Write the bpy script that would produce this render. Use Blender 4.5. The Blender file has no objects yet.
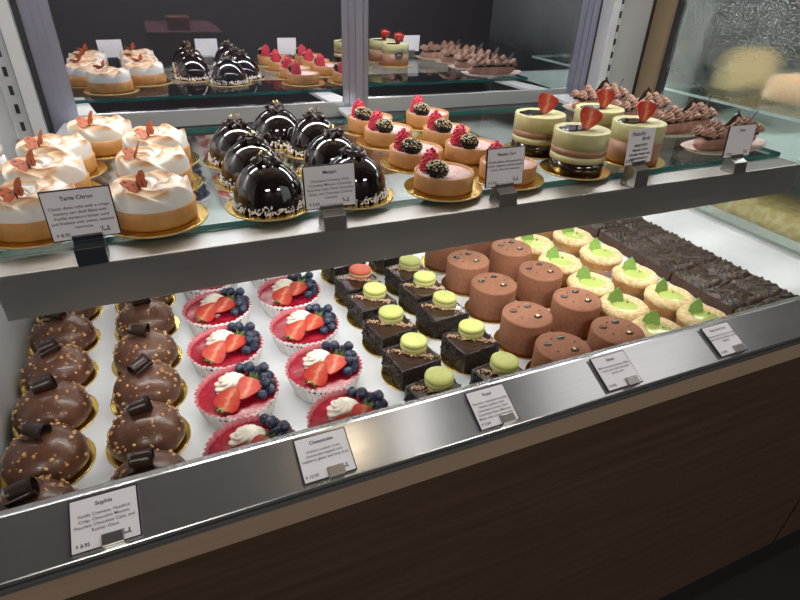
import bpy, bmesh, math, random
from mathutils import Vector, Matrix, Euler, Quaternion
PI = math.pi
R_ = math.radians
random.seed(7)
S = 0.5            # metres per layout unit
H = 0.72           # height of the case deck above the floor
scene = bpy.context.scene
COL = scene.collection

def U(x, y, z):
    """layout units (camera height = 0, deck = -1) to metres"""
    return Vector((x * S, y * S, (z + 1) * S + H))

# ------------------------------------------------------------------ materials
def mat(name, color=(.8, .8, .8), rough=.5, metal=0., spec=.5, noise=None, bump=None, coat=0., sss=0., sheen=0., emit=None, trans=0.):
    """noise=(scale, colour2, lo, hi[, detail]); bump=(scale, strength[, distance])"""
    m = bpy.data.materials.new(name)
    m.use_nodes = True
    nt = m.node_tree
    b = nt.nodes['Principled BSDF']
    b.inputs['Base Color'].default_value = (*color, 1)
    b.inputs['Roughness'].default_value = rough
    b.inputs['Metallic'].default_value = metal
    b.inputs['Specular IOR Level'].default_value = spec
    b.inputs['Coat Weight'].default_value = coat
    b.inputs['Coat Roughness'].default_value = .05
    b.inputs['Transmission Weight'].default_value = trans
    if sss:
        b.inputs['Subsurface Weight'].default_value = sss
        b.inputs['Subsurface Radius'].default_value = (.004, .002, .001)
    if emit:
        b.inputs['Emission Color'].default_value = (*emit[0], 1)
        b.inputs['Emission Strength'].default_value = emit[1]
    tc = nt.nodes.new('ShaderNodeTexCoord')
    if noise:
        n = nt.nodes.new('ShaderNodeTexNoise')
        n.inputs['Scale'].default_value = noise[0]
        n.inputs['Detail'].default_value = noise[4] if len(noise) > 4 else 4
        nt.links.new(tc.outputs['Object'], n.inputs['Vector'])
        mr = nt.nodes.new('ShaderNodeMapRange')
        mr.inputs['From Min'].default_value = noise[2]
        mr.inputs['From Max'].default_value = noise[3]
        nt.links.new(n.outputs['Fac'], mr.inputs['Value'])
        mx = nt.nodes.new('ShaderNodeMix'); mx.data_type = 'RGBA'
        mx.inputs['A'].default_value = (*color, 1)
        mx.inputs['B'].default_value = (*noise[1], 1)
        nt.links.new(mr.outputs['Result'], mx.inputs['Factor'])
        nt.links.new(mx.outputs['Result'], b.inputs['Base Color'])
    if bump:
        n2 = nt.nodes.new('ShaderNodeTexNoise')
        n2.inputs['Scale'].default_value = bump[0]
        n2.inputs['Detail'].default_value = 5
        nt.links.new(tc.outputs['Object'], n2.inputs['Vector'])
        bp = nt.nodes.new('ShaderNodeBump')
        bp.inputs['Strength'].default_value = bump[1]
        bp.inputs['Distance'].default_value = bump[2] if len(bump) > 2 else .001
        nt.links.new(n2.outputs['Fac'], bp.inputs['Height'])
        nt.links.new(bp.outputs['Normal'], b.inputs['Normal'])
    return m

def glass_mat(name, tint=(.93, .97, .96), ior=1.45, boost=1.):
    """thin flat glass: fresnel reflection over tinted see-through"""
    m = bpy.data.materials.new(name); m.use_nodes = True
    nt = m.node_tree; nt.nodes.clear()
    out = nt.nodes.new('ShaderNodeOutputMaterial')
    tr = nt.nodes.new('ShaderNodeBsdfTransparent'); tr.inputs['Color'].default_value = (*tint, 1)
    gl = nt.nodes.new('ShaderNodeBsdfGlossy'); gl.inputs['Roughness'].default_value = .02
    fr = nt.nodes.new('ShaderNodeFresnel'); fr.inputs['IOR'].default_value = ior
    mu = nt.nodes.new('ShaderNodeMath'); mu.operation = 'MULTIPLY'; mu.inputs[1].default_value = boost
    mx = nt.nodes.new('ShaderNodeMixShader')
    geo = nt.nodes.new('ShaderNodeNewGeometry')                       # reflect at the outer faces only
    fs = nt.nodes.new('ShaderNodeMath'); fs.operation = 'MULTIPLY_ADD'; fs.inputs[1].default_value = -boost; fs.inputs[2].default_value = boost
    nt.links.new(geo.outputs['Backfacing'], fs.inputs[0]); nt.links.new(fs.outputs[0], mu.inputs[1])
    nt.links.new(fr.outputs[0], mu.inputs[0]); nt.links.new(mu.outputs[0], mx.inputs[0])
    nt.links.new(tr.outputs[0], mx.inputs[1]); nt.links.new(gl.outputs[0], mx.inputs[2])
    nt.links.new(mx.outputs[0], out.inputs[0])
    return m

def mirror_glass_mat(name, refl=.74, tint=(.5, .52, .58)):
    m = bpy.data.materials.new(name); m.use_nodes = True
    nt = m.node_tree; nt.nodes.clear()
    out = nt.nodes.new('ShaderNodeOutputMaterial')
    tr = nt.nodes.new('ShaderNodeBsdfTransparent'); tr.inputs['Color'].default_value = (*tint, 1)
    gl = nt.nodes.new('ShaderNodeBsdfGlossy'); gl.inputs['Roughness'].default_value = .01
    gl.inputs['Color'].default_value = (.93, .95, 1, 1)
    mx = nt.nodes.new('ShaderNodeMixShader'); mx.inputs[0].default_value = refl
    nt.links.new(tr.outputs[0], mx.inputs[1]); nt.links.new(gl.outputs[0], mx.inputs[2])
    nt.links.new(mx.outputs[0], out.inputs[0])
    return m

def misted_glass_mat(name):
    """glass pane with droplets of condensation: rough see-through patches"""
    m = bpy.data.materials.new(name); m.use_nodes = True
    nt = m.node_tree; nt.nodes.clear()
    out = nt.nodes.new('ShaderNodeOutputMaterial')
    tc = nt.nodes.new('ShaderNodeTexCoord')
    big = nt.nodes.new('ShaderNodeTexNoise'); big.inputs['Scale'].default_value = 5; big.inputs['Detail'].default_value = 2
    fine = nt.nodes.new('ShaderNodeTexNoise'); fine.inputs['Scale'].default_value = 360; fine.inputs['Detail'].default_value = 2
    sep = nt.nodes.new('ShaderNodeSeparateXYZ')
    nt.links.new(tc.outputs['Object'], big.inputs['Vector']); nt.links.new(tc.outputs['Object'], fine.inputs['Vector'])
    nt.links.new(tc.outputs['Object'], sep.inputs[0])
    # more mist towards the top of the pane
    mr = nt.nodes.new('ShaderNodeMapRange'); mr.inputs['From Min'].default_value = .98; mr.inputs['From Max'].default_value = 1.14
    mr.inputs['To Min'].default_value = .12; mr.inputs['To Max'].default_value = .9
    nt.links.new(sep.outputs['Z'], mr.inputs['Value'])
    ad = nt.nodes.new('ShaderNodeMath'); ad.operation = 'MULTIPLY_ADD'; ad.inputs[1].default_value = .5
    nt.links.new(big.outputs['Fac'], ad.inputs[0]); nt.links.new(mr.outputs['Result'], ad.inputs[2])
    sb = nt.nodes.new('ShaderNodeMath'); sb.operation = 'SUBTRACT'; sb.inputs[1].default_value = .25; sb.use_clamp = True
    nt.links.new(ad.outputs[0], sb.inputs[0])
    tr = nt.nodes.new('ShaderNodeBsdfTransparent'); tr.inputs['Color'].default_value = (.9, .95, .94, 1)
    rf = nt.nodes.new('ShaderNodeBsdfRefraction'); rf.inputs['Roughness'].default_value = .3; rf.inputs['IOR'].default_value = 1.05
    rf.inputs['Color'].default_value = (.9, .95, .94, 1)
    bp = nt.nodes.new('ShaderNodeBump'); bp.inputs['Strength'].default_value = .8; bp.inputs['Distance'].default_value = .002
    nt.links.new(fine.outputs['Fac'], bp.inputs['Height']); nt.links.new(bp.outputs['Normal'], rf.inputs['Normal'])
    mx = nt.nodes.new('ShaderNodeMixShader')
    nt.links.new(sb.outputs[0], mx.inputs[0]); nt.links.new(tr.outputs[0], mx.inputs[1]); nt.links.new(rf.outputs[0], mx.inputs[2])
    df = nt.nodes.new('ShaderNodeBsdfDiffuse'); df.inputs['Color'].default_value = (.50, .54, .54, 1)
    fm = nt.nodes.new('ShaderNodeMapRange'); fm.inputs['From Min'].default_value = .52; fm.inputs['From Max'].default_value = .66; fm.inputs['To Max'].default_value = .75
    nt.links.new(fine.outputs['Fac'], fm.inputs['Value'])
    ml = nt.nodes.new('ShaderNodeMath'); ml.operation = 'MULTIPLY'
    nt.links.new(fm.outputs['Result'], ml.inputs[0]); nt.links.new(sb.outputs[0], ml.inputs[1])
    mx2 = nt.nodes.new('ShaderNodeMixShader'); nt.links.new(ml.outputs[0], mx2.inputs[0])
    nt.links.new(mx.outputs[0], mx2.inputs[1]); nt.links.new(df.outputs[0], mx2.inputs[2])
    gl = nt.nodes.new('ShaderNodeBsdfGlossy'); gl.inputs['Roughness'].default_value = .02
    fr = nt.nodes.new('ShaderNodeFresnel'); fr.inputs['IOR'].default_value = 1.45
    geo = nt.nodes.new('ShaderNodeNewGeometry'); fs = nt.nodes.new('ShaderNodeMath'); fs.operation = 'MULTIPLY_ADD'; fs.inputs[1].default_value = -1; fs.inputs[2].default_value = 1
    fm2 = nt.nodes.new('ShaderNodeMath'); fm2.operation = 'MULTIPLY'
    nt.links.new(geo.outputs['Backfacing'], fs.inputs[0]); nt.links.new(fs.outputs[0], fm2.inputs[0]); nt.links.new(fr.outputs[0], fm2.inputs[1])
    mx3 = nt.nodes.new('ShaderNodeMixShader'); nt.links.new(fm2.outputs[0], mx3.inputs[0])
    nt.links.new(mx2.outputs[0], mx3.inputs[1]); nt.links.new(gl.outputs[0], mx3.inputs[2])
    nt.links.new(mx3.outputs[0], out.inputs[0])
    return m

def wood_mat(name, c1, c2, rough=.45):
    m = mat(name, c1, rough)
    nt = m.node_tree; b = nt.nodes['Principled BSDF']
    tc = nt.nodes.new('ShaderNodeTexCoord'); mp = nt.nodes.new('ShaderNodeMapping')
    mp.inputs['Scale'].default_value = (2.0, 30, 46)
    n = nt.nodes.new('ShaderNodeTexNoise'); n.inputs['Scale'].default_value = 1.6; n.inputs['Detail'].default_value = 6
    n.inputs['Distortion'].default_value = .6
    mx = nt.nodes.new('ShaderNodeMix'); mx.data_type = 'RGBA'
    mx.inputs['A'].default_value = (*c1, 1); mx.inputs['B'].default_value = (*c2, 1)
    nt.links.new(tc.outputs['Object'], mp.inputs[0]); nt.links.new(mp.outputs[0], n.inputs['Vector'])
    nt.links.new(n.outputs['Fac'], mx.inputs['Factor']); nt.links.new(mx.outputs['Result'], b.inputs['Base Color'])
    return m

def brushed_mat(name, color, rough=.3, scale=(3, 220, 220)):
    m = mat(name, color, rough, 1.)
    nt = m.node_tree; b = nt.nodes['Principled BSDF']
    tc = nt.nodes.new('ShaderNodeTexCoord'); mp = nt.nodes.new('ShaderNodeMapping'); mp.inputs['Scale'].default_value = scale
    n = nt.nodes.new('ShaderNodeTexNoise'); n.inputs['Scale'].default_value = 2; n.inputs['Detail'].default_value = 4
    n2 = nt.nodes.new('ShaderNodeTexNoise'); n2.inputs['Scale'].default_value = 9; n2.inputs['Detail'].default_value = 6
    ad = nt.nodes.new('ShaderNodeMath'); ad.operation = 'ADD'
    mr = nt.nodes.new('ShaderNodeMapRange'); mr.inputs['From Min'].default_value = .6; mr.inputs['From Max'].default_value = 1.4
    mr.inputs['To Min'].default_value = rough - .03; mr.inputs['To Max'].default_value = rough + .04
    nt.links.new(tc.outputs['Object'], mp.inputs[0]); nt.links.new(mp.outputs[0], n.inputs['Vector'])
    nt.links.new(tc.outputs['Object'], n2.inputs['Vector'])
    nt.links.new(n.outputs['Fac'], ad.inputs[0]); nt.links.new(n2.outputs['Fac'], ad.inputs[1])
    nt.links.new(ad.outputs[0], mr.inputs['Value']); nt.links.new(mr.outputs['Result'], b.inputs['Roughness'])
    bp = nt.nodes.new('ShaderNodeBump'); bp.inputs['Strength'].default_value = .01; bp.inputs['Distance'].default_value = .0001
    nt.links.new(n.outputs['Fac'], bp.inputs['Height']); nt.links.new(bp.outputs['Normal'], b.inputs['Normal'])
    return m

M = {}
M['steel'] = brushed_mat('brushed_steel', (.50, .50, .51), .20)
M['steel'].node_tree.nodes['Principled BSDF'].inputs['Metallic'].default_value = .86
M['rail_steel'] = brushed_mat('satin_shelf_rail', (.60, .59, .57), .33)
M['rail_steel'].node_tree.nodes['Principled BSDF'].inputs['Metallic'].default_value = .93
M['alu'] = mat('anodised_aluminium', (.36, .37, .46), .38, .9)
M['alu_white'] = mat('pale_aluminium', (.80, .81, .82), .35, .7)
M['black_gap'] = mat('black_rubber', (.012, .012, .014), .6)
M['deck'] = mat('white_deck', (.70, .72, .74), .42, noise=(14, (.65, .67, .69), .4, .7))
M['case_grey'] = mat('grey_case_wall', (.50, .51, .52), .35, .35, bump=(6, .08, .002))
M['wood_dark'] = wood_mat('dark_walnut_panel', (.034, .020, .012), (.100, .060, .038))
M['wood_trim'] = wood_mat('taupe_wood_trim', (.29, .21, .15), (.36, .27, .195), .5)
M['brown_post'] = mat('brown_laminate', (.17, .125, .075), .5)
M['black'] = mat('black_plastic', (.012, .012, .013), .4)
M['glass'] = glass_mat('clear_glass', boost=.9)
M['glass_edge'] = mat('green_glass_edge', (.012, .11, .095), .12, 0, .8, coat=.5)
M['mirror'] = mirror_glass_mat('dark_reflective_glass')
M['mist'] = misted_glass_mat('misted_glass')
M['plastic_clear'] = glass_mat('clear_plastic', (.97, .98, .98), 1.4, 1.0)
M['ceiling'] = mat('grey_ceiling', (.35, .34, .33), .8)
M['polished'] = mat('polished_steel', (.60, .60, .60), .06, 1., bump=(4, .04, .002))
M['end_grey'] = mat('grey_end_panel', (.26, .26, .25), .5)
M['door_grey'] = mat('grey_door_rail', (.36, .38, .38), .35, .6)
M['teal_shelf_haze'] = mat('pale_teal_shelf_haze', (.52, .58, .57), .25)  # glass shelf edge, and the slab whose colour imitates hazy glow
M['neighbour_dark'] = mat('dark_neighbour_wall', (.06, .065, .065), .5)
M['gold'] = mat('gold_foil_card', (.62, .41, .095), .22, 1., bump=(35, .10, .001))
M['card_edge'] = mat('gilt_card_edge', (.50, .37, .15), .5)
M['milk_choc'] = mat('milk_chocolate_glaze', (.088, .034, .018), .34, 0, .5, noise=(60, (.125, .052, .028), .4, .7), bump=(70, .5, .0018), coat=.1)
M['nut'] = mat('roasted_hazelnut', (.40, .19, .07), .55, noise=(120, (.66, .42, .20), .4, .65))
M['dark_choc'] = mat('dark_chocolate', (.028, .015, .012), .28, 0, .5, bump=(40, .2, .001))
M['mirror_choc'] = mat('black_mirror_glaze', (.010, .006, .006), .04, 0, .7, coat=1.)
M['coconut'] = mat('white_coconut_crumb', (.86, .83, .80), .7)
M['goldleaf'] = mat('gold_leaf', (.85, .68, .32), .3, .9, bump=(200, .8, .001))
M['tart_shell'] = mat('golden_tart_crust', (.40, .185, .050), .62, noise=(70, (.50, .26, .085), .35, .7), bump=(320, .25, .0006))
M['tart_pale'] = mat('pale_tart_crust', (.44, .22, .082), .65, noise=(60, (.36, .165, .052), .35, .7), bump=(320, .25, .0006))
M['lemon'] = mat('lemon_curd', (.75, .45, .06), .3)
M['wafer'] = mat('orange_wafer', (.44, .085, .016), .5, noise=(230, (.03, .01, .008), .58, .64, 2))
M['paper'] = mat('white_paper_cup', (.80, .78, .77), .6)
M['paper_red'] = mat('raspberry_stained_paper', (.55, .14, .17), .5)
M['berry_glaze'] = mat('raspberry_glaze', (.30, .006, .022), .26, 0, .45, noise=(75, (.46, .028, .06), .5, .72), bump=(45, .35, .002), coat=.12)
M['cream'] = mat('whipped_cream', (.84, .80, .68), .5, sss=.0)
M['straw'] = mat('strawberry_skin', (.40, .014, .010), .22, 0, .5, bump=(260, .5, .001), coat=.4)
M['leaf'] = mat('strawberry_leaf', (.16, .27, .05), .55)
M['blueberry'] = mat('blueberry_skin', (.020, .028, .060), .34, 0, .5, noise=(150, (.085, .11, .17), .45, .75))
M['sprinkle_choc'] = mat('chocolate_sprinkle_coat', (.017, .011, .010), .36, 0, .5, noise=(300, (.045, .030, .028), .52, .68), bump=(380, .9, .0016))
M['glaze_dark'] = mat('dark_glaze_top', (.036, .013, .010), .2, 0, .5, coat=.6, bump=(30, .1, .001))
M['crumb'] = mat('biscuit_crumb', (.55, .36, .22), .7, noise=(400, (.70, .52, .36), .4, .65))
M['macaron'] = mat('green_macaron_shell', (.50, .55, .15), .48, noise=(110, (.56, .60, .20), .4, .7), bump=(300, .12, .0005))
M['macaron_foot'] = mat('green_macaron_foot', (.48, .50, .14), .75, bump=(420, 1., .0015))
M['macaron_red'] = mat('coral_macaron_shell', (.72, .15, .08), .48, bump=(300, .12, .0005))
M['macaron_red_foot'] = mat('coral_macaron_foot', (.6, .13, .08), .75, bump=(420, 1., .0015))
M['ganache'] = mat('macaron_filling', (.62, .60, .28), .5)
M['velvet'] = mat('milk_chocolate_velvet', (.265, .108, .056), .8, noise=(180, (.315, .135, .072), .4, .65), bump=(500, .3, .0005))
M['bean'] = mat('dark_chocolate_bean', (.012, .006, .005), .15, 0, .6, coat=.6)
M['crumble'] = mat('pale_crumble_topping', (.66, .45, .19), .7, noise=(170, (.80, .65, .40), .4, .62), bump=(230, .9, .0025))
M['lime'] = mat('lime_curd', (.47, .57, .15), .25, coat=.4)
M['lime_shard'] = mat('green_chocolate_shard', (.22, .42, .085), .5, noise=(260, (.32, .50, .15), .5, .68))
M['pearl'] = mat('silver_pearl', (.45, .43, .25), .25, .9)
M['brownie'] = mat('brownie_side', (.060, .028, .017), .55, noise=(140, (.11, .05, .03), .45, .7), bump=(170, .6, .002))
M['brownie_top'] = mat('swirled_chocolate_frosting', (.022, .012, .008), .42, noise=(110, (.075, .046, .027), .48, .66), bump=(150, .6, .002))
M['nut_fleck'] = mat('nut_fleck', (.36, .25, .12), .55)
M['mousse'] = mat('pale_pistachio_mousse', (.43, .41, .195), .42, noise=(40, (.48, .46, .24), .4, .7))
M['mousse_choc'] = mat('milk_chocolate_mousse_band', (.27, .13, .075), .5)
M['mousse_dark'] = mat('dark_chocolate_base', (.016, .009, .008), .16, coat=.6)
M['choc_cream'] = mat('piped_chocolate_cream', (.235, .125, .085), .5, noise=(90, (.29, .165, .115), .4, .7))
M['choux'] = mat('dusted_choux', (.30, .16, .11), .55, noise=(90, (.46, .28, .22), .45, .7))
M['tray_paper'] = mat('waxed_paper_tray', (.50, .42, .36), .5, noise=(160, (.42, .22, .18), .52, .66))
M['raspberry'] = mat('raspberry_skin', (.52, .018, .05), .35, 0, .5, bump=(300, .2, .0006))
M['blackberry'] = mat('chocolate_dipped_blackberry', (.010, .007, .007), .25, coat=.3)
M['sprinkle_gold'] = mat('pale_gold_sprinkle', (.72, .62, .36), .45)
M['passion_dust'] = mat('sugar_dusted_pink_curd', (.60, .45, .44), .6, noise=(260, (.52, .22, .19), .52, .66))
M['card_white'] = mat('sign_card', (.74, .73, .77), .5)
M['card_black'] = mat('sign_backing', (.012, .011, .013), .4)
M['ink'] = mat('sign_ink', (.03, .03, .04), .6)
M['clip'] = mat('brushed_clip', (.36, .35, .34), .3, .9)
M['clip_dark'] = mat('dark_clip', (.018, .022, .032), .3)
M['lamp'] = mat('led_diffuser', (1, 1, 1), .5, emit=((1, .97, .93), 6.))
M['floor'] = mat('dark_floor_tile', (.006, .006, .006), .6, noise=(3, (.010, .009, .009), .4, .7))
M['room'] = mat('dark_painted_wall', (.055, .05, .055), .7)
M['cardboard'] = mat('brown_cardboard', (.34, .11, .06), .7)
M['maroon'] = mat('maroon_counter', (.22, .08, .085), .4)
M['golden_cake'] = mat('golden_crumb_cake', (.62, .40, .13), .7, noise=(60, (.75, .58, .30), .4, .65), bump=(120, .8, .003))
M['orange_cake'] = mat('apricot_crumb_cake', (.72, .36, .17), .7, noise=(50, (.80, .62, .42), .4, .65), bump=(120, .8, .003))
M['pale_steel'] = mat('pale_neighbour_case', (.62, .66, .66), .4)

def cutface_mat():
    m = mat('strawberry_flesh', (.7, .2, .1), .5, 0, .3)
    nt = m.node_tree; b = nt.nodes['Principled BSDF']
    tc = nt.nodes.new('ShaderNodeTexCoord'); sp = nt.nodes.new('ShaderNodeSeparateXYZ')
    nt.links.new(tc.outputs['Object'], sp.inputs[0])
    ab = nt.nodes.new('ShaderNodeMath'); ab.operation = 'ABSOLUTE'; nt.links.new(sp.outputs['Y'], ab.inputs[0])
    n = nt.nodes.new('ShaderNodeTexNoise'); n.inputs['Scale'].default_value = 95
    nt.links.new(tc.outputs['Object'], n.inputs['Vector'])
    ma = nt.nodes.new('ShaderNodeMath'); ma.operation = 'MULTIPLY_ADD'; ma.inputs[1].default_value = .020
    nt.links.new(n.outputs['Fac'], ma.inputs[0]); nt.links.new(ab.outputs[0], ma.inputs[2])
    cr = nt.nodes.new('ShaderNodeValToRGB')
    e = cr.color_ramp.elements
    e[0].position = 0; e[0].color = (.66, .30, .19, 1)
    e[1].position = 1; e[1].color = (.43, .018, .010, 1)
    x = e.new(.32); x.color = (.56, .085, .048, 1)
    mr = nt.nodes.new('ShaderNodeMapRange'); mr.inputs['From Min'].default_value = .0085; mr.inputs['From Max'].default_value = .0250
    nt.links.new(ma.outputs[0], mr.inputs['Value']); nt.links.new(mr.outputs['Result'], cr.inputs[0])
    nt.links.new(cr.outputs[0], b.inputs['Base Color'])
    return m
M['flesh'] = cutface_mat()

def meringue_mat():
    """white meringue whose raised swirls were browned by a torch"""
    m = mat('torched_meringue', (.84, .80, .72), .45)
    nt = m.node_tree; b = nt.nodes['Principled BSDF']
    at = nt.nodes.new('ShaderNodeAttribute'); at.attribute_name = 'toast'
    tc = nt.nodes.new('ShaderNodeTexCoord')
    n = nt.nodes.new('ShaderNodeTexNoise'); n.inputs['Scale'].default_value = 42; n.inputs['Detail'].default_value = 3
    nt.links.new(tc.outputs['Object'], n.inputs['Vector'])
    mr = nt.nodes.new('ShaderNodeMapRange'); mr.inputs['From Min'].default_value = .38; mr.inputs['From Max'].default_value = .62
    nt.links.new(n.outputs['Fac'], mr.inputs['Value'])
    mu = nt.nodes.new('ShaderNodeMath'); mu.operation = 'MULTIPLY'
    nt.links.new(at.outputs['Fac'], mu.inputs[0]); nt.links.new(mr.outputs['Result'], mu.inputs[1])
    cr = nt.nodes.new('ShaderNodeValToRGB'); e = cr.color_ramp.elements
    e[0].position = 0; e[0].color = (.70, .68, .64, 1)
    e[1].position = 1; e[1].color = (.27, .105, .035, 1)
    x = e.new(.34); x.color = (.60, .38, .20, 1)
    nt.links.new(mu.outputs[0], cr.inputs[0]); nt.links.new(cr.outputs[0], b.inputs['Base Color'])
    return m
M['meringue'] = meringue_mat()

def layered_mousse():
    m = mat('layered_mousse', (.6, .58, .3), .38)
    nt = m.node_tree; b = nt.nodes['Principled BSDF']
    return m

# ------------------------------------------------------------------ mesh builder
class MB:
    def __init__(self):
        self.v = []; self.f = []; self.mi = []; self.sm = []; self.attr = []
    def add(self, vs, fs, mi=0, smooth=True, mtx=None):
        o = len(self.v)
        for p in vs:
            p = Vector(p)
            self.v.append(tuple(mtx @ p) if mtx else tuple(p))
        for f in fs:
            self.f.append(tuple(i + o for i in f)); self.mi.append(mi); self.sm.append(smooth)
        return self
    def box(self, x0, x1, y0, y1, z0, z1, mi=0, mtx=None):
        vs = [(x, y, z) for z in (z0, z1) for y in (y0, y1) for x in (x0, x1)]
        return self.add(vs, [(0, 2, 3, 1), (4, 5, 7, 6), (0, 1, 5, 4), (2, 6, 7, 3), (0, 4, 6, 2), (1, 3, 7, 5)], mi, False, mtx)
    def lathe(self, prof, seg=40, mi=0, mtx=None, rad=None, smooth=True, mis=None):
        """prof: list of (r, z); rad(theta, i) optional radius factor; mis: material per band"""
        vs = []; fs = []; n = len(prof); ms = []
        for i, (r, z) in enumerate(prof):
            for k in range(seg):
                a = 2 * PI * k / seg
                q = r * (rad(a, i) if rad else 1)
                vs.append((q * math.cos(a), q * math.sin(a), z))
        for i in range(n - 1):
            for k in range(seg):
                k2 = (k + 1) % seg
                fs.append((i * seg + k, i * seg + k2, (i + 1) * seg + k2, (i + 1) * seg + k)); ms.append(mis[i] if mis else mi)
        if prof[0][0] > 1e-6: fs.append(tuple(reversed(range(seg)))); ms.append(mis[0] if mis else mi)
        if prof[-1][0] > 1e-6: fs.append(tuple((n - 1) * seg + k for k in range(seg))); ms.append(mis[-1] if mis else mi)
        o = len(self.v)
        for p in vs: self.v.append(tuple(mtx @ Vector(p)) if mtx else p)
        for f, m_ in zip(fs, ms):
            self.f.append(tuple(i + o for i in f)); self.mi.append(m_); self.sm.append(smooth)
        return self
    def prism(self, poly, t0, t1, axis='x', mi=0, mtx=None):
        """extrude a 2D polygon (counter-clockwise seen along -axis) from t0 to t1"""
        n = len(poly)
        def pt(t, p):
            return (t, p[0], p[1]) if axis == 'x' else ((p[0], t, p[1]) if axis == 'y' else (p[0], p[1], t))
        vs = [pt(t0, p) for p in poly] + [pt(t1, p) for p in poly]
        fs = [tuple(reversed(range(n))), tuple(range(n, 2 * n))]
        for i in range(n):
            j = (i + 1) % n
            fs.append((i, j, n + j, n + i))
        return self.add(vs, fs, mi, False, mtx)
    def tube(self, pts, r, seg=8, mi=0, mtx=None, closed_ends=True):
        pts = [Vector(p) for p in pts]; vs = []; fs = []
        rr = r if hasattr(r, '__len__') else [r] * len(pts)
        up = Vector((0, 0, 1))
        for i, p in enumerate(pts):
            d = (pts[min(i + 1, len(pts) - 1)] - pts[max(i - 1, 0)]).normalized()
            a = d.cross(up)
            if a.length < 1e-4: a = d.cross(Vector((1, 0, 0)))
            a.normalize(); b = a.cross(d).normalized()
            for k in range(seg):
                t = 2 * PI * k / seg
                vs.append(p + (a * math.cos(t) + b * math.sin(t)) * rr[i])
        for i in range(len(pts) - 1):
            for k in range(seg):
                k2 = (k + 1) % seg
                fs.append((i * seg + k, (i + 1) * seg + k, (i + 1) * seg + k2, i * seg + k2))
        if closed_ends:
            fs.append(tuple(range(seg))); fs.append(tuple(reversed([(len(pts) - 1) * seg + k for k in range(seg)])))
        return self.add(vs, fs, mi, True, mtx)
    def ico(self, c, r, sub=1, mi=0, squash=(1, 1, 1), jitter=0., rot=None, smooth=True, rng=random):
        bm = bmesh.new(); bmesh.ops.create_icosphere(bm, subdivisions=sub, radius=1)
        q = rot.to_matrix() if rot else Matrix.Identity(3)
        vs = []
        for v in bm.verts:
            k = 1 + rng.uniform(-jitter, jitter)
            p = Vector((v.co.x * squash[0], v.co.y * squash[1], v.co.z * squash[2])) * r * k
            vs.append(q @ p + Vector(c))
        fs = [tuple(v.index for v in f.verts) for f in bm.faces]
        bm.free()
        return self.add(vs, fs, mi, smooth)
    def sphere(self, c, r, seg=16, rings=10, mi=0, squash=(1, 1, 1), mtx=None):
        vs = []; fs = []
        for i in range(rings + 1):
            t = PI * i / rings
            for k in range(seg):
                a = 2 * PI * k / seg
                vs.append((c[0] + r * squash[0] * math.sin(t) * math.cos(a), c[1] + r * squash[1] * math.sin(t) * math.sin(a), c[2] + r * squash[2] * math.cos(t)))
        for i in range(rings):
            for k in range(seg):
                k2 = (k + 1) % seg
                fs.append((i * seg + k, (i + 1) * seg + k, (i + 1) * seg + k2, i * seg + k2))
        return self.add(vs, fs, mi, True, mtx)
    def mesh(self, name, mats):
        me = bpy.data.meshes.new(name)
        me.from_pydata(self.v, [], self.f)
        for m in (mats if isinstance(mats, (list, tuple)) else [mats]): me.materials.append(m)
        me.polygons.foreach_set('material_index', self.mi)
        me.polygons.foreach_set('use_smooth', self.sm)
        if self.attr:
            at = me.attributes.new('toast', 'FLOAT', 'POINT'); at.data.foreach_set('value', self.attr)
        me.validate(); me.update()
        return me
    def build(self, name, mats, parent=None, loc=None, rot=None, bevel=0., smooth_angle=None):
        o = bpy.data.objects.new(name, self.mesh(name, mats)); COL.objects.link(o)
        if parent: o.parent = parent
        if loc is not None: o.location = loc
        if rot is not None: o.rotation_euler = rot
        if bevel:
            b = o.modifiers.new('bevel', 'BEVEL'); b.width = bevel; b.segments = 2; b.limit_method = 'ANGLE'; b.angle_limit = R_(40)
        return o

def tag(o, label=None, cat=None, group=None, kind=None):
    if label: o['label'] = label
    if cat: o['category'] = cat
    if group: o['group'] = group
    if kind: o['kind'] = kind
    return o

def thing(name, loc, label=None, cat=None, group=None, rotz=0.):
    o = bpy.data.objects.new(name, None); COL.objects.link(o)
    o.location = loc; o.rotation_euler = (0, 0, rotz); o.empty_display_size = .02
    return tag(o, label, cat, group)

def dup_tree(o, parent=None):
    c = o.copy(); COL.objects.link(c)
    if parent: c.parent = parent
    for ch in list(o.children): dup_tree(ch, c)
    return c

ORD = ['frontmost', 'second from the front', 'third from the front', 'fourth from the front', 'fifth from the front', 'sixth from the front', 'seventh from the front', 'eighth from the front']

def lay(proto, spots, group):
    """spots: (location, rotz, label); the first one moves the prototype itself"""
    out = []
    for i, (loc, rz, label) in enumerate(spots):
        o = proto if i == 0 else dup_tree(proto)
        o.location = loc; o.rotation_euler = (0, 0, rz); o['label'] = label; o['group'] = group
        out.append(o)
    return out

# ------------------------------------------------------------------ the setting
fl = MB().box(-3, 4, -2.5, 4, -.02, 0).build('floor', M['floor']); tag(fl, kind='structure')
wb = MB().box(-3, 4, 3.2, 3.3, 0, 2.6).build('wall_back', M['room']); tag(wb, kind='structure')
wf = MB().box(-3, 4, -2.5, -2.4, 0, 2.6).build('wall_front', M['room']); tag(wf, kind='structure')

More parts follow.
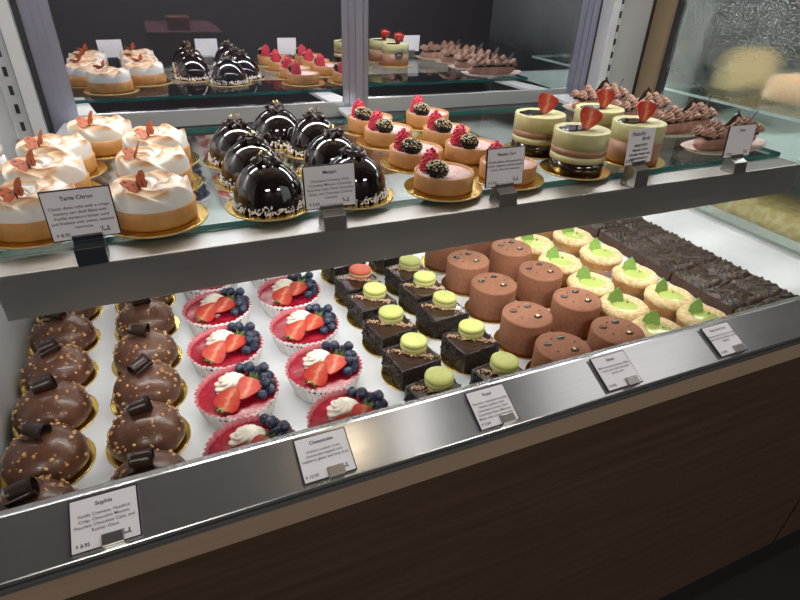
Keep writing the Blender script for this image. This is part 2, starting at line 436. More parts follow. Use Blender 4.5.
XL, XR = -.475, 2.42          # inner faces of the case ends
YM = 2.335                    # plane of the rear sliding doors
case = thing('display_case', Vector((.97 * S, .7 * S, 0)), 'long refrigerated pastry case with dark wood front and steel sloped front rail', 'display case')
def cpart(name, mb, m, bevel=0., label=None, kind=None):
    o = mb.build(name, m); o.parent = case
    o.matrix_parent_inverse = Matrix.Translation(-Vector(case.location))
    if bevel:
        b = o.modifiers.new('bevel', 'BEVEL'); b.width = bevel; b.segments = 2; b.limit_method = 'ANGLE'
    if label: o['label'] = label
    return o
def ub(mb, x0, x1, y0, y1, z0, z1, mi=0):
    a = U(x0, y0, z0); b = U(x1, y1, z1)
    return mb.box(a.x, b.x, a.y, b.y, a.z, b.z, mi)
def uprism(mb, pts, x0, x1, mi=0):
    return mb.prism([(p[0] * S, (p[1] + 1) * S + H) for p in pts], x0 * S, x1 * S, 'x', mi)

FX0, FX1 = -1.2, 3.0          # the front runs on past both edges of the picture
cpart('deck_tray', ub(MB(), XL + .012, 2.386, .83, 2.28, -1.03, -1.0), M['deck'], label='white deck the lower pastries stand on')
# sloped price rail: C (top) to D (front), thin sheet wrapped round a body
rail = MB(); uprism(rail, [(.8, -.8196), (.702, -.865), (.702, -.874), (.812, -.874), (.812, -1.03), (.822, -1.03), (.822, -.824), (.8045, -.8196)], FX0, FX1)
cpart('price_rail', rail, M['steel'], .0012, 'sloped brushed steel rail along the front')
gap = MB(); ub(gap, FX0, FX1, .708, .82, -.886, -.874); cpart('rail_gap', gap, M['black_gap'])
lip = MB(); uprism(lip, [(.700, -.886), (.700, -.891), (.82, -.891), (.82, -.886)], FX0, FX1); cpart('rail_lip', lip, M['steel'])
cpart('wood_trim', ub(MB(), FX0, FX1, .702, .83, -.953, -.891), M['wood_trim'], .001, 'paler taupe wood strip under the steel rail')
pan = MB(); ub(pan, FX0, 2.245, .71, .83, -2.2, -.953); cpart('front_panel', pan, M['wood_dark'], .001, 'dark brown wood front panel')
pan = MB(); ub(pan, 2.262, FX1, .71, .83, -2.2, -.953); cpart('front_panel', pan, M['wood_dark'], .001)
cpart('panel_seam', ub(MB(), 2.245, 2.262, .716, .83, -2.2, -.953), M['black_gap'])
cpart('kick_board', ub(MB(), FX0, FX1, .73, .9, -2.44, -2.2), M['black'])
cpart('case_body', ub(MB(), XL, XR, .84, 2.3, -2.43, -1.035), M['case_grey'])
cpart('side_panel', ub(MB(), XL - .05, XL, .84, 2.42, -2.43, .33), M['case_grey'], label='grey steel left end wall of the case')
# right end: sill, track and glass pane
tr = MB(); ub(tr, 2.388, 2.47, .84, 2.4, -1.03, -1.004)
for q in (2.396, 2.414, 2.432, 2.45): ub(tr, q, q + .007, .84, 2.4, -1.004, -.994)
cpart('pane_track', tr, M['alu_white'])
cpart('end_pane', ub(MB(), 2.418, 2.43, .86, 2.175, -.994, .3), M['mist'], label='misted glass end pane beaded with condensation')
# rear frame: sill, doors, standards
cpart('rear_panel', ub(MB(), XL, XR, 2.29, 2.42, -1.0, -.585), M['polished'], label='polished steel rear panel')
cpart('door_track', ub(MB(), XL, XR, 2.285, 2.42, -.585, -.562), M['black_gap'])
def door(x0, x1, y, fw_l, fw_r, name_label):
    a = y; t = .03
    pn = MB(); ub(pn, x0 + fw_l, x1 - fw_r, a + .006, a + .014, -.497, .26)
    dr = cpart('sliding_door', pn, M['mirror'], 0, name_label)
    for (za, zb) in ((-.56, -.497), (.26, .31)):
        d = MB(); ub(d, x0 + fw_l, x1 - fw_r, a, a + t, za, zb)
        st = d.build('door_rail', M['door_grey'], bevel=.001); st.parent = dr
    for (p, q) in ((x0, x0 + fw_l), (x1 - fw_r, x1)):
        s_ = MB(); ub(s_, p, q, a, a + t, -.56, .31)
        w = q - p
        ub(s_, p + .30 * w, p + .36 * w, a - .006, a + .001, -.56, .31); ub(s_, p + .62 * w, p + .67 * w, a - .006, a + .001, -.56, .31)
        st = s_.build('door_stile', M['alu']); st.parent = dr
    return dr
door(-.358, .84, YM + .0, .09, .09, 'left rear sliding door with dark reflective glass')
door(.815, 2.084, YM + .036, .062, .11, 'right rear sliding door with dark reflective glass')
cpart('corner_post', ub(MB(), -.415, -.373, 2.28, 2.36, -.59, .32), M['alu_white'], .001)
cpart('corner_post', ub(MB(), 2.085, 2.13, 2.28, 2.36, -.59, .32), M['alu_white'], .001)
cpart('post_gasket', ub(MB(), -.373, -.36, 2.31, 2.36, -.59, .32), M['black_gap'])
for (xa, xb) in ((XL + .008, -.42), (2.145, 2.165)):
    sl = MB(); ub(sl, xa, xb, 2.30, 2.34, -.59, .32, 0)
    for k in range(14):
        z = -.53 + k * .06
        ub(sl, (xa + xb) / 2 - .006, (xa + xb) / 2 + .006, 2.297, 2.301, z, z + .03, 1)
    cpart('slotted_standard', sl, [M['case_grey'], M['black_gap']])
cpart('end_panel', ub(MB(), 2.168, 2.358, 2.31, 2.36, -.99, .32), M['end_grey'])
cpart('panel_gasket', ub(MB(), 2.358, 2.40, 2.315, 2.36, -.99, .32), M['black_gap'])
cpart('side_post', ub(MB(), 2.385, 2.44, 2.20, 2.345, -.994, .32), M['brown_post'], label='brown laminate upright at the rear right corner')
cpart('pane_gasket', ub(MB(), 2.403, 2.44, 2.176, 2.20, -.994, .32), M['black_gap'])
cpart('canopy', ub(MB(), XL - .05, XR + .03, .86, 2.42, .33, .37), M['steel'])
# canopy lamps and lamp under the shelf
def lamp_tube(x0, x1, y, z, w, name='lamp_tube'):
    b = MB(); ub(b, x0, x1, y - w / 2, y + w / 2, z, z + .018); return cpart(name, b, M['lamp'])

def area(name, x, y, z, lx, ly, power, rot=(0, 0, 0), col=(1, .975, .945)):
    L = bpy.data.lights.new(name, 'AREA'); L.shape = 'RECTANGLE'; L.size = lx * S; L.size_y = ly * S; L.energy = power; L.color = col
    o = bpy.data.objects.new(name, L); COL.objects.link(o); o.location = U(x, y, z); o.rotation_euler = rot
    return o
area('canopy_light', .98, 1.80, .30, 2.75, .10, 7.8, (R_(-10), 0, 0))
area('rear_deck_fill', .95, 2.22, -.60, 2.5, .03, 1.2, (R_(-14), 0, 0))  # added fill that brightens the back of the deck
area('shelf_light', .82, 1.235, -.566, 2.2, .025, 1.55, (R_(8), 0, 0))
area('neighbour_light', 3.1, 1.4, .25, 1.0, .1, 2.2, (0, 0, 0))

# ------------------------------------------------------------------ glass shelf
shelf = thing('glass_shelf', U(.8, 1.15, -.515), 'green-edged glass shelf behind a wide steel rail holding the upper row of pastries', 'shelf')
def spart(name, mb, m, bevel=0., label=None):
    o = mb.build(name, m); o.parent = shelf; o.matrix_parent_inverse = Matrix.Translation(-Vector(shelf.location))
    if bevel:
        b = o.modifiers.new('bevel', 'BEVEL'); b.width = bevel; b.segments = 2; b.limit_method = 'ANGLE'
    if label: o['label'] = label
    return o
g = MB(); a = U(-.36, 1.187, -.514); b = U(1.963, 2.045, -.5)
g.box(a.x, b.x, a.y, b.y, a.z, b.z)
g.mi = [0, 0, 1, 1, 1, 1]
spart('glass_pane', g, [M['glass'], M['glass_edge']])
r = MB(); uprism(r, [(1.1, -.514), (1.1, -.612), (1.108, -.612), (1.108, -.522), (1.21, -.522), (1.21, -.5145)], -.342, 1.953)
spart('shelf_rail', r, M['rail_steel'], .0008, 'wide satin steel front rail')
for x in (-.30, .74, 1.84):
    arm = MB()
    pts = [(x - .05, 1.9), (x + .02, 1.9), (x + .10, 2.32), (x - .02, 2.32)]
    arm.prism([(p[0] * S, p[1] * S) for p in pts], (-.53 + 1) * S + H, (-.516 + 1) * S + H, 'z')
    spart('shelf_bracket', arm, M['alu_white'], .0006)
# small white shelf support at the far left
pg = MB(); c = U(-.395, 1.66, -.5)
pg.tube([(c.x + .006, c.y - .01, c.z - .006), (c.x + .004, c.y, c.z + .012), (c.x - .002, c.y + .004, c.z + .03), (c.x - .012, c.y + .004, c.z + .038)], [.009, .008, .009, .010], 12)
pg.sphere((c.x - .006, c.y + .004, c.z + .036), .014, 14, 10)
spart('shelf_support', pg, M['alu_white'], label='small white curved support at the left end')

# ------------------------------------------------------------------ pastry helpers
def board(parent, r=.102 * S, h=.0022):
    b = MB().lathe([(0, 0), (r, 0), (r, h * .8), (r - .0006, h), (0, h)], 48, mis=[0, 0, 1, 1, 1])
    b = MB().lathe([(0, 0), (r, 0), (r, h), (r * .985, h), (0, h)], 48, mis=[0, 0, 1, 1])
    return b.build('cake_board', [M['card_edge'], M['gold']], parent)

def half_strawberry_mb(L=.03, W=.0115, seg=14, n=12):
    """cut face up (+z), stem end at -x, tip at +x"""
    mb = MB(); vs = []; fs = []; mi = []
    def w(t): return W * (math.sin(PI * min(1, t ** .62)) ** .62 if 0 < t < 1 else 0) * (1.0 - .25 * t) * 1.12
    for i in range(n + 1):
        t = i / n; x = -L / 2 + L * t; r = w(t)
        for k in range(seg + 1):
            a = PI + PI * k / seg
            vs.append((x, r * math.cos(a), r * .85 * math.sin(a)))
    s1 = seg + 1
    for i in range(n):
        for k in range(seg):
            fs.append((i * s1 + k, (i + 1) * s1 + k, (i + 1) * s1 + k + 1, i * s1 + k + 1)); mi.append(0)
        fs.append((i * s1, i * s1 + seg, (i + 1) * s1 + seg, (i + 1) * s1)); mi.append(1)
    o = len(mb.v); mb.v += vs
    for f, m_ in zip(fs, mi): mb.f.append(f); mb.mi.append(m_); mb.sm.append(m_ == 0)
    return mb

def calyx_mb(r=.008, n=6, seed=1):
    rng = random.Random(seed); mb = MB()
    for k in range(n):
        a = 2 * PI * k / n + rng.uniform(-.2, .2); d = Vector((-.25, math.cos(a), math.sin(a)))
        s = Vector((0, -math.sin(a), math.cos(a))) * r * .28
        p0 = Vector((0, 0, 0)); p1 = d * r * .55 + Vector((.1 * r, 0, 0)); p2 = d * r + Vector((-.25 * r, 0, 0))
        mb.add([p0 + s * .4, p0 - s * .4, p1 - s, p1 + s, p2], [(0, 1, 2, 3), (3, 2, 4)], 0, True)
        mb.add([p0 + s * .4 + Vector((.0005, 0, 0)), p0 - s * .4 + Vector((.0005, 0, 0)), p1 - s + Vector((.0006, 0, 0)), p1 + s + Vector((.0006, 0, 0)), p2], [(3, 2, 1, 0), (4, 2, 3)], 0, True)
    return mb

STRAW = None
def aim(tip, cut):
    x = Vector(tip).normalized(); z = Vector(cut); z = (z - x * z.dot(x)).normalized(); y = z.cross(x)
    return Matrix((x, y, z)).transposed().to_euler()
def strawberry(parent, loc, rot, L=.03, W=.0115, leaf=True, seed=1):
    o = half_strawberry_mb(L, W).build('strawberry', [M['straw'], M['flesh']], parent, loc, rot)
    o['label'] = 'halved red strawberry'
    if leaf:
        calyx_mb(.3 * L, 6, seed).build('calyx', M['leaf'], o, (-L * .47, 0, -.003))
    return o

def rosette_mb(r, h, lobes=8, turns=.55, seg=64, rings=18, squash_top=.12, depth=.2):
    """a piped star swirl"""
    mb = MB(); vs = []; fs = []
    for i in range(rings + 1):
        t = i / rings
        rr = r * (math.cos(t * PI / 2) ** .75) * (1 - .08 * math.sin(t * PI * 5)) if t < 1 else 0
        z = h * t ** .9
        for k in range(seg):
            a = 2 * PI * k / seg
            q = rr * (1 - depth * (.5 + .5 * math.cos(lobes * (a - turns * 2 * PI * t))) )
            vs.append((q * math.cos(a), q * math.sin(a), z))
    for i in range(rings):
        for k in range(seg):
            k2 = (k + 1) % seg
            fs.append((i * seg + k, i * seg + k2, (i + 1) * seg + k2, (i + 1) * seg + k))
    fs.append(tuple(reversed(range(seg))))
    return mb.add(vs, fs)

def curl_mb(length, rad, turns=.8, thick=.0012, seg=22, flare=.15):
    """a chocolate shaving rolled about x"""
    mb = MB(); vs = []; fs = []; nx = 5
    for side in (0, 1):
        for i in range(nx + 1):
            u = i / nx - .5
            for k in range(seg + 1):
                t = k / seg; a = turns * 2 * PI * t
                r = rad * (1 - .45 * t) * (1 + flare * u * 2 * (t - .3)) + (thick if side else 0)
                vs.append((length * u * (1 - .15 * t), r * math.cos(a), r * math.sin(a)))
    s1 = seg + 1; N = (nx + 1) * s1
    for i in range(nx):
        for k in range(seg):
            q = (i * s1 + k, (i + 1) * s1 + k, (i + 1) * s1 + k + 1, i * s1 + k + 1)
            fs.append(q); fs.append(tuple(N + j for j in reversed(q)))
    for i in range(nx):
        for k in (0, seg):
            p = (i * s1 + k, (i + 1) * s1 + k, N + (i + 1) * s1 + k, N + i * s1 + k); fs.append(p if k else tuple(reversed(p)))
    for k in range(seg):
        for i in (0, nx):
            p = (i * s1 + k, i * s1 + k + 1, N + i * s1 + k + 1, N + i * s1 + k); fs.append(p if i else tuple(reversed(p)))
    return mb.add(vs, fs)

# ------------------------------------------------------------------ 1. hazelnut domes (lower left)
def make_hazel_dome(seed):
    rng = random.Random(seed)
    t = thing('hazelnut_dome', (0, 0, 0), 'x', 'pastry')
    board(t, .0955 * S)
    R = .0855 * S; hh = .088 * S
    prof = [(0, .0022), (R * .93, .0022), (R * .985, .006)]
    for i in range(13):
        a = PI / 2 * i / 12
        prof.append((R * math.cos(a) ** .9 if i < 12 else 0, .010 + (hh - .008) * math.sin(a)))
    d = MB().lathe(prof, 40, rad=lambda a, i: 1 + .012 * math.sin(3 * a + seed) + .008 * math.sin(7 * a + i * .6)).build('chocolate_dome', M['milk_choc'], t)
    n = MB()
    for k in range(96):
        a = rng.uniform(0, 2 * PI); el = math.asin(rng.uniform(.02, .93))
        p = Vector((R * math.cos(el) ** .9 * math.cos(a), R * math.cos(el) ** .9 * math.sin(a), .010 + (hh - .008) * math.sin(el)))
        s_ = rng.choice((.0010, .0014, .0017, .0021, .0025, .0029)) * (1.3 if k % 16 == 0 else 1)
        n.ico(p, s_, 1, 0, (1, rng.uniform(.6, 1), rng.uniform(.6, 1)), .25, Euler((rng.uniform(0, 6), rng.uniform(0, 6), 0)), False, rng)
    o = n.build('hazelnut_pieces', M['nut'], t); o['kind'] = 'stuff'
    c = curl_mb(.026, .0105, 1.25, .0013, 30, .5).build('chocolate_curl', M['dark_choc'], t, (-.002, .003, hh + .0085), (R_(rng.uniform(150, 260)), R_(rng.uniform(-14, 4)), R_(rng.uniform(-30, 40))))
    return t
protos = [make_hazel_dome(k) for k in (1, 2, 3)]
ys = [.925, 1.095, 1.262, 1.43, 1.605, 1.775]
cnt = [0, 0, 0]
for ci, (cx, cname) in enumerate(((-.375, 'leftmost column by the case wall'), (-.157, 'column beside the cheesecakes'))):
    for k, y in enumerate(ys):
        q = (k + ci) % 3
        o = protos[q] if cnt[q] == 0 else dup_tree(protos[q])
        cnt[q] += 1
        o.location = U(cx + random.uniform(-.006, .006), y, -1.0); o.rotation_euler = (0, 0, random.uniform(-.35, .35))
        o['label'] = f'hazelnut chocolate dome, {ORD[k]} in {cname}'
        o['group'] = 'hazelnut chocolate domes on the lower deck'

# ------------------------------------------------------------------ 2. berry cheesecakes in paper cups
BB = None
def blueberry_mesh():
    mb = MB(); r = .0071
    prof = [(0, -r)]
    for i in range(1, 10):
        a = -PI / 2 + PI * i / 10
        prof.append((r * math.cos(a), r * .92 * math.sin(a)))
    prof += [(r * .36, r * .93), (r * .30, r * .98), (r * .2, r * .80), (0, r * .72)]
    mb.lathe(prof, 14)
    return mb.mesh('blueberry', M['blueberry'])
BBM = blueberry_mesh()
def make_cheesecake(seed):
    rng = random.Random(seed)
    t = thing('berry_cheesecake', (0, 0, 0), 'x', 'cheesecake')
    rb, rt, h = .086 * S, .1035 * S, .066 * S
    npl = 40
    pl = lambda amp: (lambda a, i: 1 + (amp * (.25 + .75 * min(1, i / 3)) * (1 if math.cos(npl * a) > 0 else -1) if True else 0))
    w = MB().lathe([(rb * .98, 0), (rb, .001), (rb + (rt - rb) * .5, h * .5), (rb + (rt - rb) * .80, h * .80), (rt, h), (rt - .0009, h), (rb + (rt - rb) * .78 - .001, h * .78), (rb - .002, .004)],
                   npl * 4, rad=pl(.024), mis=[0, 0, 0, 0, 1, 1, 1, 1])
    w.build('paper_cup', [M['paper'], M['paper_red']], t)
    rc = rb + (rt - rb) * .74 - .0016
    MB().lathe([(0, .002), (rb * .93, .002), (rc * 1.03, h * .79), (rc * .98, h * .825), (0, h * .835)], 48).build('raspberry_glaze', M['berry_glaze'], t)
    zt = h * .832
    rosette_mb(.0225, .022, 9, .45).build('cream_swirl', M['cream'], t, (-.004, .0145, zt - .001), (0, 0, rng.uniform(0, 6)))
    j_ = lambda q: rng.uniform(-q, q)
    strawberry(t, (-.0135, -.0195, zt + .0125), aim((.55 + j_(.3), .62, .45), (-.1 + j_(.15), -.55, .85)), .036, .0155, True, seed)
    strawberry(t, (.0105, -.0135, zt + .0150), aim((-.45 + j_(.25), -.70, -.20), (-.35 + j_(.2), -.45, .85)), .036, .0150, True, seed + 3)
    pos = [(.026, .034, 0), (.036, .024, 0), (.043, .010, 0), (.042, -.005, 0), (.037, -.018, 0), (.027, .018, 0), (.031, .004, 0), (.028, -.009, 0), (.015, .042, 0), (.026, -.024, 0),
           (.034, .015, 1), (.037, .000, 1), (.024, .028, 1), (.032, -.012, 1), (.038, .008, 2)]
    for (x, y, lv) in pos:
        b = bpy.data.objects.new('blueberry', BBM); COL.objects.link(b); b.parent = t
        b.location = (x + rng.uniform(-.001, .001), y + rng.uniform(-.001, .001), zt + .0055 + lv * .0088)
        b.rotation_euler = (rng.uniform(-1.1, 1.1), rng.uniform(-1.1, 1.1), rng.uniform(0, 6))
    return t
protos = [make_cheesecake(k) for k in (1, 2)]
cnt = [0, 0]
ysL = [.918, 1.128, 1.336, 1.552, 1.77, 1.98]; ysR = [.93, 1.145, 1.36, 1.572, 1.785, 1.995]
for ci, (cx, yy, cname) in enumerate(((.062, ysL, 'column next to the hazelnut domes'), (.297, ysR, 'column next to the square cakes'))):
    for k, y in enumerate(yy):
        q = (k + ci) % 2
        o = protos[q] if cnt[q] == 0 else dup_tree(protos[q]); cnt[q] += 1
        o.location = U(cx + random.uniform(-.004, .004), y, -1.0); o.rotation_euler = (0, 0, random.uniform(-.22, .16))
        o['label'] = f'berry cheesecake in paper cup, {ORD[k]} in {cname}'
        o['group'] = 'berry cheesecakes in paper cups'

# ------------------------------------------------------------------ 3. square dark cakes with macarons
def macaron(parent, loc, rot, red=False, r=.0195, h=.0165):
    o = bpy.data.objects.new('macaron', None)
    sh, ft = (M['macaron_red'], M['macaron_red_foot']) if red else (M['macaron'], M['macaron_foot'])
    prof = [(0, 0), (r * .80, 0), (r * .97, h * .12), (r, h * .26), (r * .975, h * .32), (r * 1.0, h * .40), (r * .93, h * .44), (r * .93, h * .54),
            (r * 1.0, h * .58), (r * .985, h * .66), (r, h * .74), (r * .965, h * .88), (r * .80, h * .97), (r * .4, h), (0, h)]
    mis = [0, 0, 0, 1, 1, 2, 2, 2, 1, 1, 0, 0, 0, 0]
    m = MB().lathe(prof, 36, mis=mis).build('macaron', [sh, ft, M['ganache']], parent, loc, rot)
    return m
def make_square_cake(seed, red=False):
    rng = random.Random(seed)
    t = thing('square_chocolate_cake', (0, 0, 0), 'x', 'cake')
    board(t, .086 * S)
    a, b_, h = .058 * S, .054 * S, .070 * S
    body = MB(); n = 14
    # sprinkle-coated sides with an uneven raised edge, recessed glossy top
    body.box(-a, a, -b_, b_, .0022, h - .003)
    rim = .0025
    for (x0, x1, y0, y1) in ((-a - rim, a + rim, -b_ - rim, -b_), (-a - rim, a + rim, b_, b_ + rim), (-a - rim, -a, -b_, b_), (a, a + rim, -b_, b_)):
        body.box(x0, x1, y0, y1, .0022, h - .0005)
    for k in range(420):
        s_ = rng.randrange(4); u = rng.uniform(-1.03, 1.03); z = rng.uniform(.003, h + .0004)
        p = ((u * a, -b_ - rim, z), (u * a, b_ + rim, z), (-a - rim, u * b_, z), (a + rim, u * b_, z))[s_]
        body.ico(p, rng.uniform(.0012, .0025), 1, 0, (1.5, .7, .7), .25, Euler((rng.uniform(0, 6), rng.uniform(0, 6), 0)), False, rng)
    body.build('cake_block', M['sprinkle_choc'], t)
    MB().box(-a, a, -b_, b_, h - .003, h - .0008).build('glaze_top', M['glaze_dark'], t)
    cr = MB()
    for k in range(130):
        u = rng.uniform(-.93, .90); sp_ = rng.gauss(0, .0027)
        p = (a * u + sp_ * .6, -b_ * u * .92 + sp_ * .6 - .001, h + .0004 + abs(rng.gauss(0, .0009)))
        cr.ico(p, rng.uniform(.0009, .0020), 1, 0, (1, .8, .7), .3, Euler((rng.uniform(0, 6), rng.uniform(0, 6), 0)), False, rng)
    o = cr.build('biscuit_crumbs', M['crumb'], t); o['kind'] = 'stuff'
    mc = macaron(t, (.0100, .0120, h - .0008), (R_(3), 0, rng.uniform(0, 6)), red)
    mc['label'] = 'coral red macaron' if red else 'pale green macaron'
    return t
protoG = [make_square_cake(1), make_square_cake(2)]; protoR = make_square_cake(3, True)
cnt = [0, 0]
for ci, (cx, yy, cname) in enumerate(((.540, [.935, 1.103, 1.266, 1.42, 1.56, 1.73], 'column by the cheesecakes'), (.735, [.930, 1.108, 1.29, 1.435, 1.565, 1.735], 'column by the brown cylinders'))):
    for k, y in enumerate(yy):
        if ci == 0 and k == 4:
            o = protoR; nm = 'coral red'
        else:
            q = (k + ci) % 2
            o = protoG[q] if cnt[q] == 0 else dup_tree(protoG[q]); cnt[q] += 1; nm = 'green'
        o.location = U(cx, y, -1.0); o.rotation_euler = (0, 0, R_(8) + random.uniform(-.05, .05))
        o['label'] = f'square cake with {nm} macaron, {ORD[k]} in {cname}'
        o['group'] = 'square chocolate cakes with macarons'

# ------------------------------------------------------------------ 4. velvet chocolate cylinders
def make_cylinder(seed):
    rng = random.Random(seed)
    t = thing('velvet_chocolate_cylinder', (0, 0, 0), 'x', 'pastry')
    board(t, .0905 * S)
    r, h = .077 * S, .108 * S
    MB().lathe([(0, .0022), (r * .995, .0022), (r * 1.0, .004), (r, h - .0025), (r - .0007, h - .0007), (r - .0025, h), (0, h)], 56).build('mousse_body', M['velvet'], t)
    def bean(x, y, s_, rz):
        b = MB()
        b.sphere((0, 0, 0), 1, 18, 10, 0, (.0062 * s_, .0044 * s_, .0022 * s_))
        o = b.build('chocolate_bean', M['bean'], t, (x, y, h + .0006), (0, 0, rz)); return o
    bean(-.017, .013, 1, R_(-12)); bean(.011, .018, 1, R_(-12))
    b3 = bean(.010, -.013, 1.05, R_(-10))
    gmb = MB()
    for k in range(4): gmb.ico((rng.uniform(-.0022, .0022), rng.uniform(-.0018, .0018), .0022), .0019, 1, 0, (1, .7, .35), .35, None, False, rng)
    gmb.build('gold_leaf', M['goldleaf'], b3)
    for (x, y) in ((-.014, -.006), (-.003, .021), (.023, .002)):
        MB().sphere((0, 0, 0), .0013, 10, 6, 0, (1.3, 1, .6)).build('chocolate_dot', M['bean'], t, (x, y, h + .0002))
    return t
protos = [make_cylinder(1)]; cnt = [0]
for ci, (cx, yy, cname) in enumerate(((.932, [.937, 1.117, 1.318, 1.503, 1.69], 'column next to the square cakes'), (1.140, [.947, 1.137, 1.341, 1.535, 1.73], 'column next to the lime tarts'))):
    for k, y in enumerate(yy):
        o = protos[0] if cnt[0] == 0 else dup_tree(protos[0]); cnt[0] += 1
        o.location = U(cx + .004 * k, y, -1.0); o.rotation_euler = (0, 0, random.uniform(-.08, .08))
        o['label'] = f'velvety brown chocolate cylinder, {ORD[k]} in {cname}'
        o['group'] = 'velvet chocolate cylinders'

# ------------------------------------------------------------------ 5. lime tarts
def make_lime(seed, cup):
    rng = random.Random(seed)
    t = thing('lime_tart', (0, 0, 0), 'x', 'tart')
    r = .0820 * S; z0 = .0022
    if cup:
        rc = .083 * S
        MB().lathe([(rc * .80, .0), (rc * .84, .0006), (rc * 1.0, .020), (rc * 1.05, .0206), (rc * 1.05, .0212), (rc * .99, .0208)], 48).build('clear_plastic_cup', M['plastic_clear'], t)
    else:
        board(t, .082 * S)
    MB().lathe([(0, z0), (r * .80, z0), (r * .84, z0 + .002), (r * .95, .029), (r * .90, .031), (0, .031)], 48).build('tart_shell', M['tart_shell'], t)
    # crumble ring
    prof = []
    for i in range(15):
        a = -PI * .35 + PI * 1.25 * i / 14
        prof.append((r * .72 + r * .275 * math.cos(a), .0335 + .0085 * math.sin(a)))
    MB().lathe(prof + [(r * .45, .035)], 64, rad=lambda a, i: 1 + .010 * math.sin(9 * a + i) + .012 * math.sin(23 * a + 2 * i)).build('crumble_ring', M['crumble'], t)
    MB().lathe([(0, .031), (r * .53, .032), (r * .53, .0385), (r * .45, .0395), (0, .0395)], 40).build('lime_curd', M['lime'], t, (.001, -.003, 0))
    w, hh, th = .0155, .027, .0018
    sh = MB(); poly = [(-w, 0), (w * .92, 0), (w * .65, hh * .55), (.001, hh), (-w * .75, hh * .62)]
    sh.prism(poly, -th / 2, th / 2, 'y')
    sh.build('green_shard', M['lime_shard'], t, (-.005, .014, .0365), (R_(-14), R_(2), R_(-18 + rng.uniform(-12, 12))))
    MB().sphere((0, 0, 0), .0022, 12, 8).build('sugar_pearl', M['pearl'], t, (.0095, .003, .0412))
    return t
pl_, pr_ = make_lime(1, False), make_lime(2, True); first = [True, True]
for ci, (cx, yy, cname) in enumerate(((1.302, [.937, 1.086, 1.250, 1.425, 1.595, 1.765], 'column next to the brown cylinders'), (1.503, [.940, 1.083, 1.245, 1.427, 1.60, 1.77], 'column next to the brownies'))):
    for k, y in enumerate(yy):
        p = (pl_, pr_)[ci]
        o = p if first[ci] else dup_tree(p); first[ci] = False
        o.location = U(cx, y, -1.0); o.rotation_euler = (0, 0, random.uniform(-.3, .2))
        o['label'] = f'lime tart with green shard, {ORD[k]} in {cname}'
        o['group'] = 'lime tarts with green shards'

# ------------------------------------------------------------------ 6. brownies
def make_brownie(seed):
    rng = random.Random(seed)
    t = thing('frosted_brownie', (0, 0, 0), 'x', 'brownie')
    a, b_, h = .0725 * S, .066 * S, .050 * S
    MB().box(-a, a, -b_, b_, 0, h - .004).build('cake_layer', M['brownie'], t, bevel=.0012)
    # frosting combed in wavy ridges
    f = MB(); nx, ny = 34, 34; vs = []; fs = []
    for j in range(ny + 1):
        for i in range(nx + 1):
            u = i / nx * 2 - 1; v = j / ny * 2 - 1
            e = min(1, (1 - max(abs(u), abs(v))) * 9)
            ph = u * 9 + 3.0 * math.sin(v * 4.2 + seed) + 2.2 * math.sin(u * 3.1 + 2 * seed)
            z = h - .004 + e * (.0032 + .0024 * math.sin(ph * 1.5) + .0009 * math.sin(v * 13 + u * 6 + seed))
            vs.append((u * a * .995, v * b_ * .995, z))
    for j in range(ny):
        for i in range(nx):
            q = j * (nx + 1) + i; fs.append((q, q + 1, q + nx + 2, q + nx + 1))
    f.add(vs, fs); f.build('frosting', M['brownie_top'], t)
    n = MB()
    for k in range(60):
        u, v = max(-.93, min(.93, rng.gauss(0, .42))), max(-.93, min(.93, rng.gauss(0, .42)))
        n.ico((u * a, v * b_, h + .0006), rng.uniform(.0006, .0012), 1, 0, (1, .7, .5), .3, None, False, rng)
    o = n.build('nut_flecks', M['nut_fleck'], t); o['kind'] = 'stuff'
    return t
protos = [make_brownie(1), make_brownie(4)]; cnt = [0, 0]
for ci, (cx, dy, cname) in enumerate(((1.772, 0, 'left brownie column'), (1.924, .012, 'right brownie column'))):
    for k in range(7):
        y = .905 + dy + k * .1375
        q = (k + ci) % 2
        o = protos[q] if cnt[q] == 0 else dup_tree(protos[q]); cnt[q] += 1
        o.location = U(cx + random.uniform(-.003, .003), y, -1.0); o.rotation_euler = (0, 0, random.uniform(-.02, .02))
        o['label'] = f'dark frosted brownie square with nut flecks, {ORD[k]} in the {cname}'
        o['group'] = 'frosted brownies'

# ================================================================== upper shelf
ZS = -.5
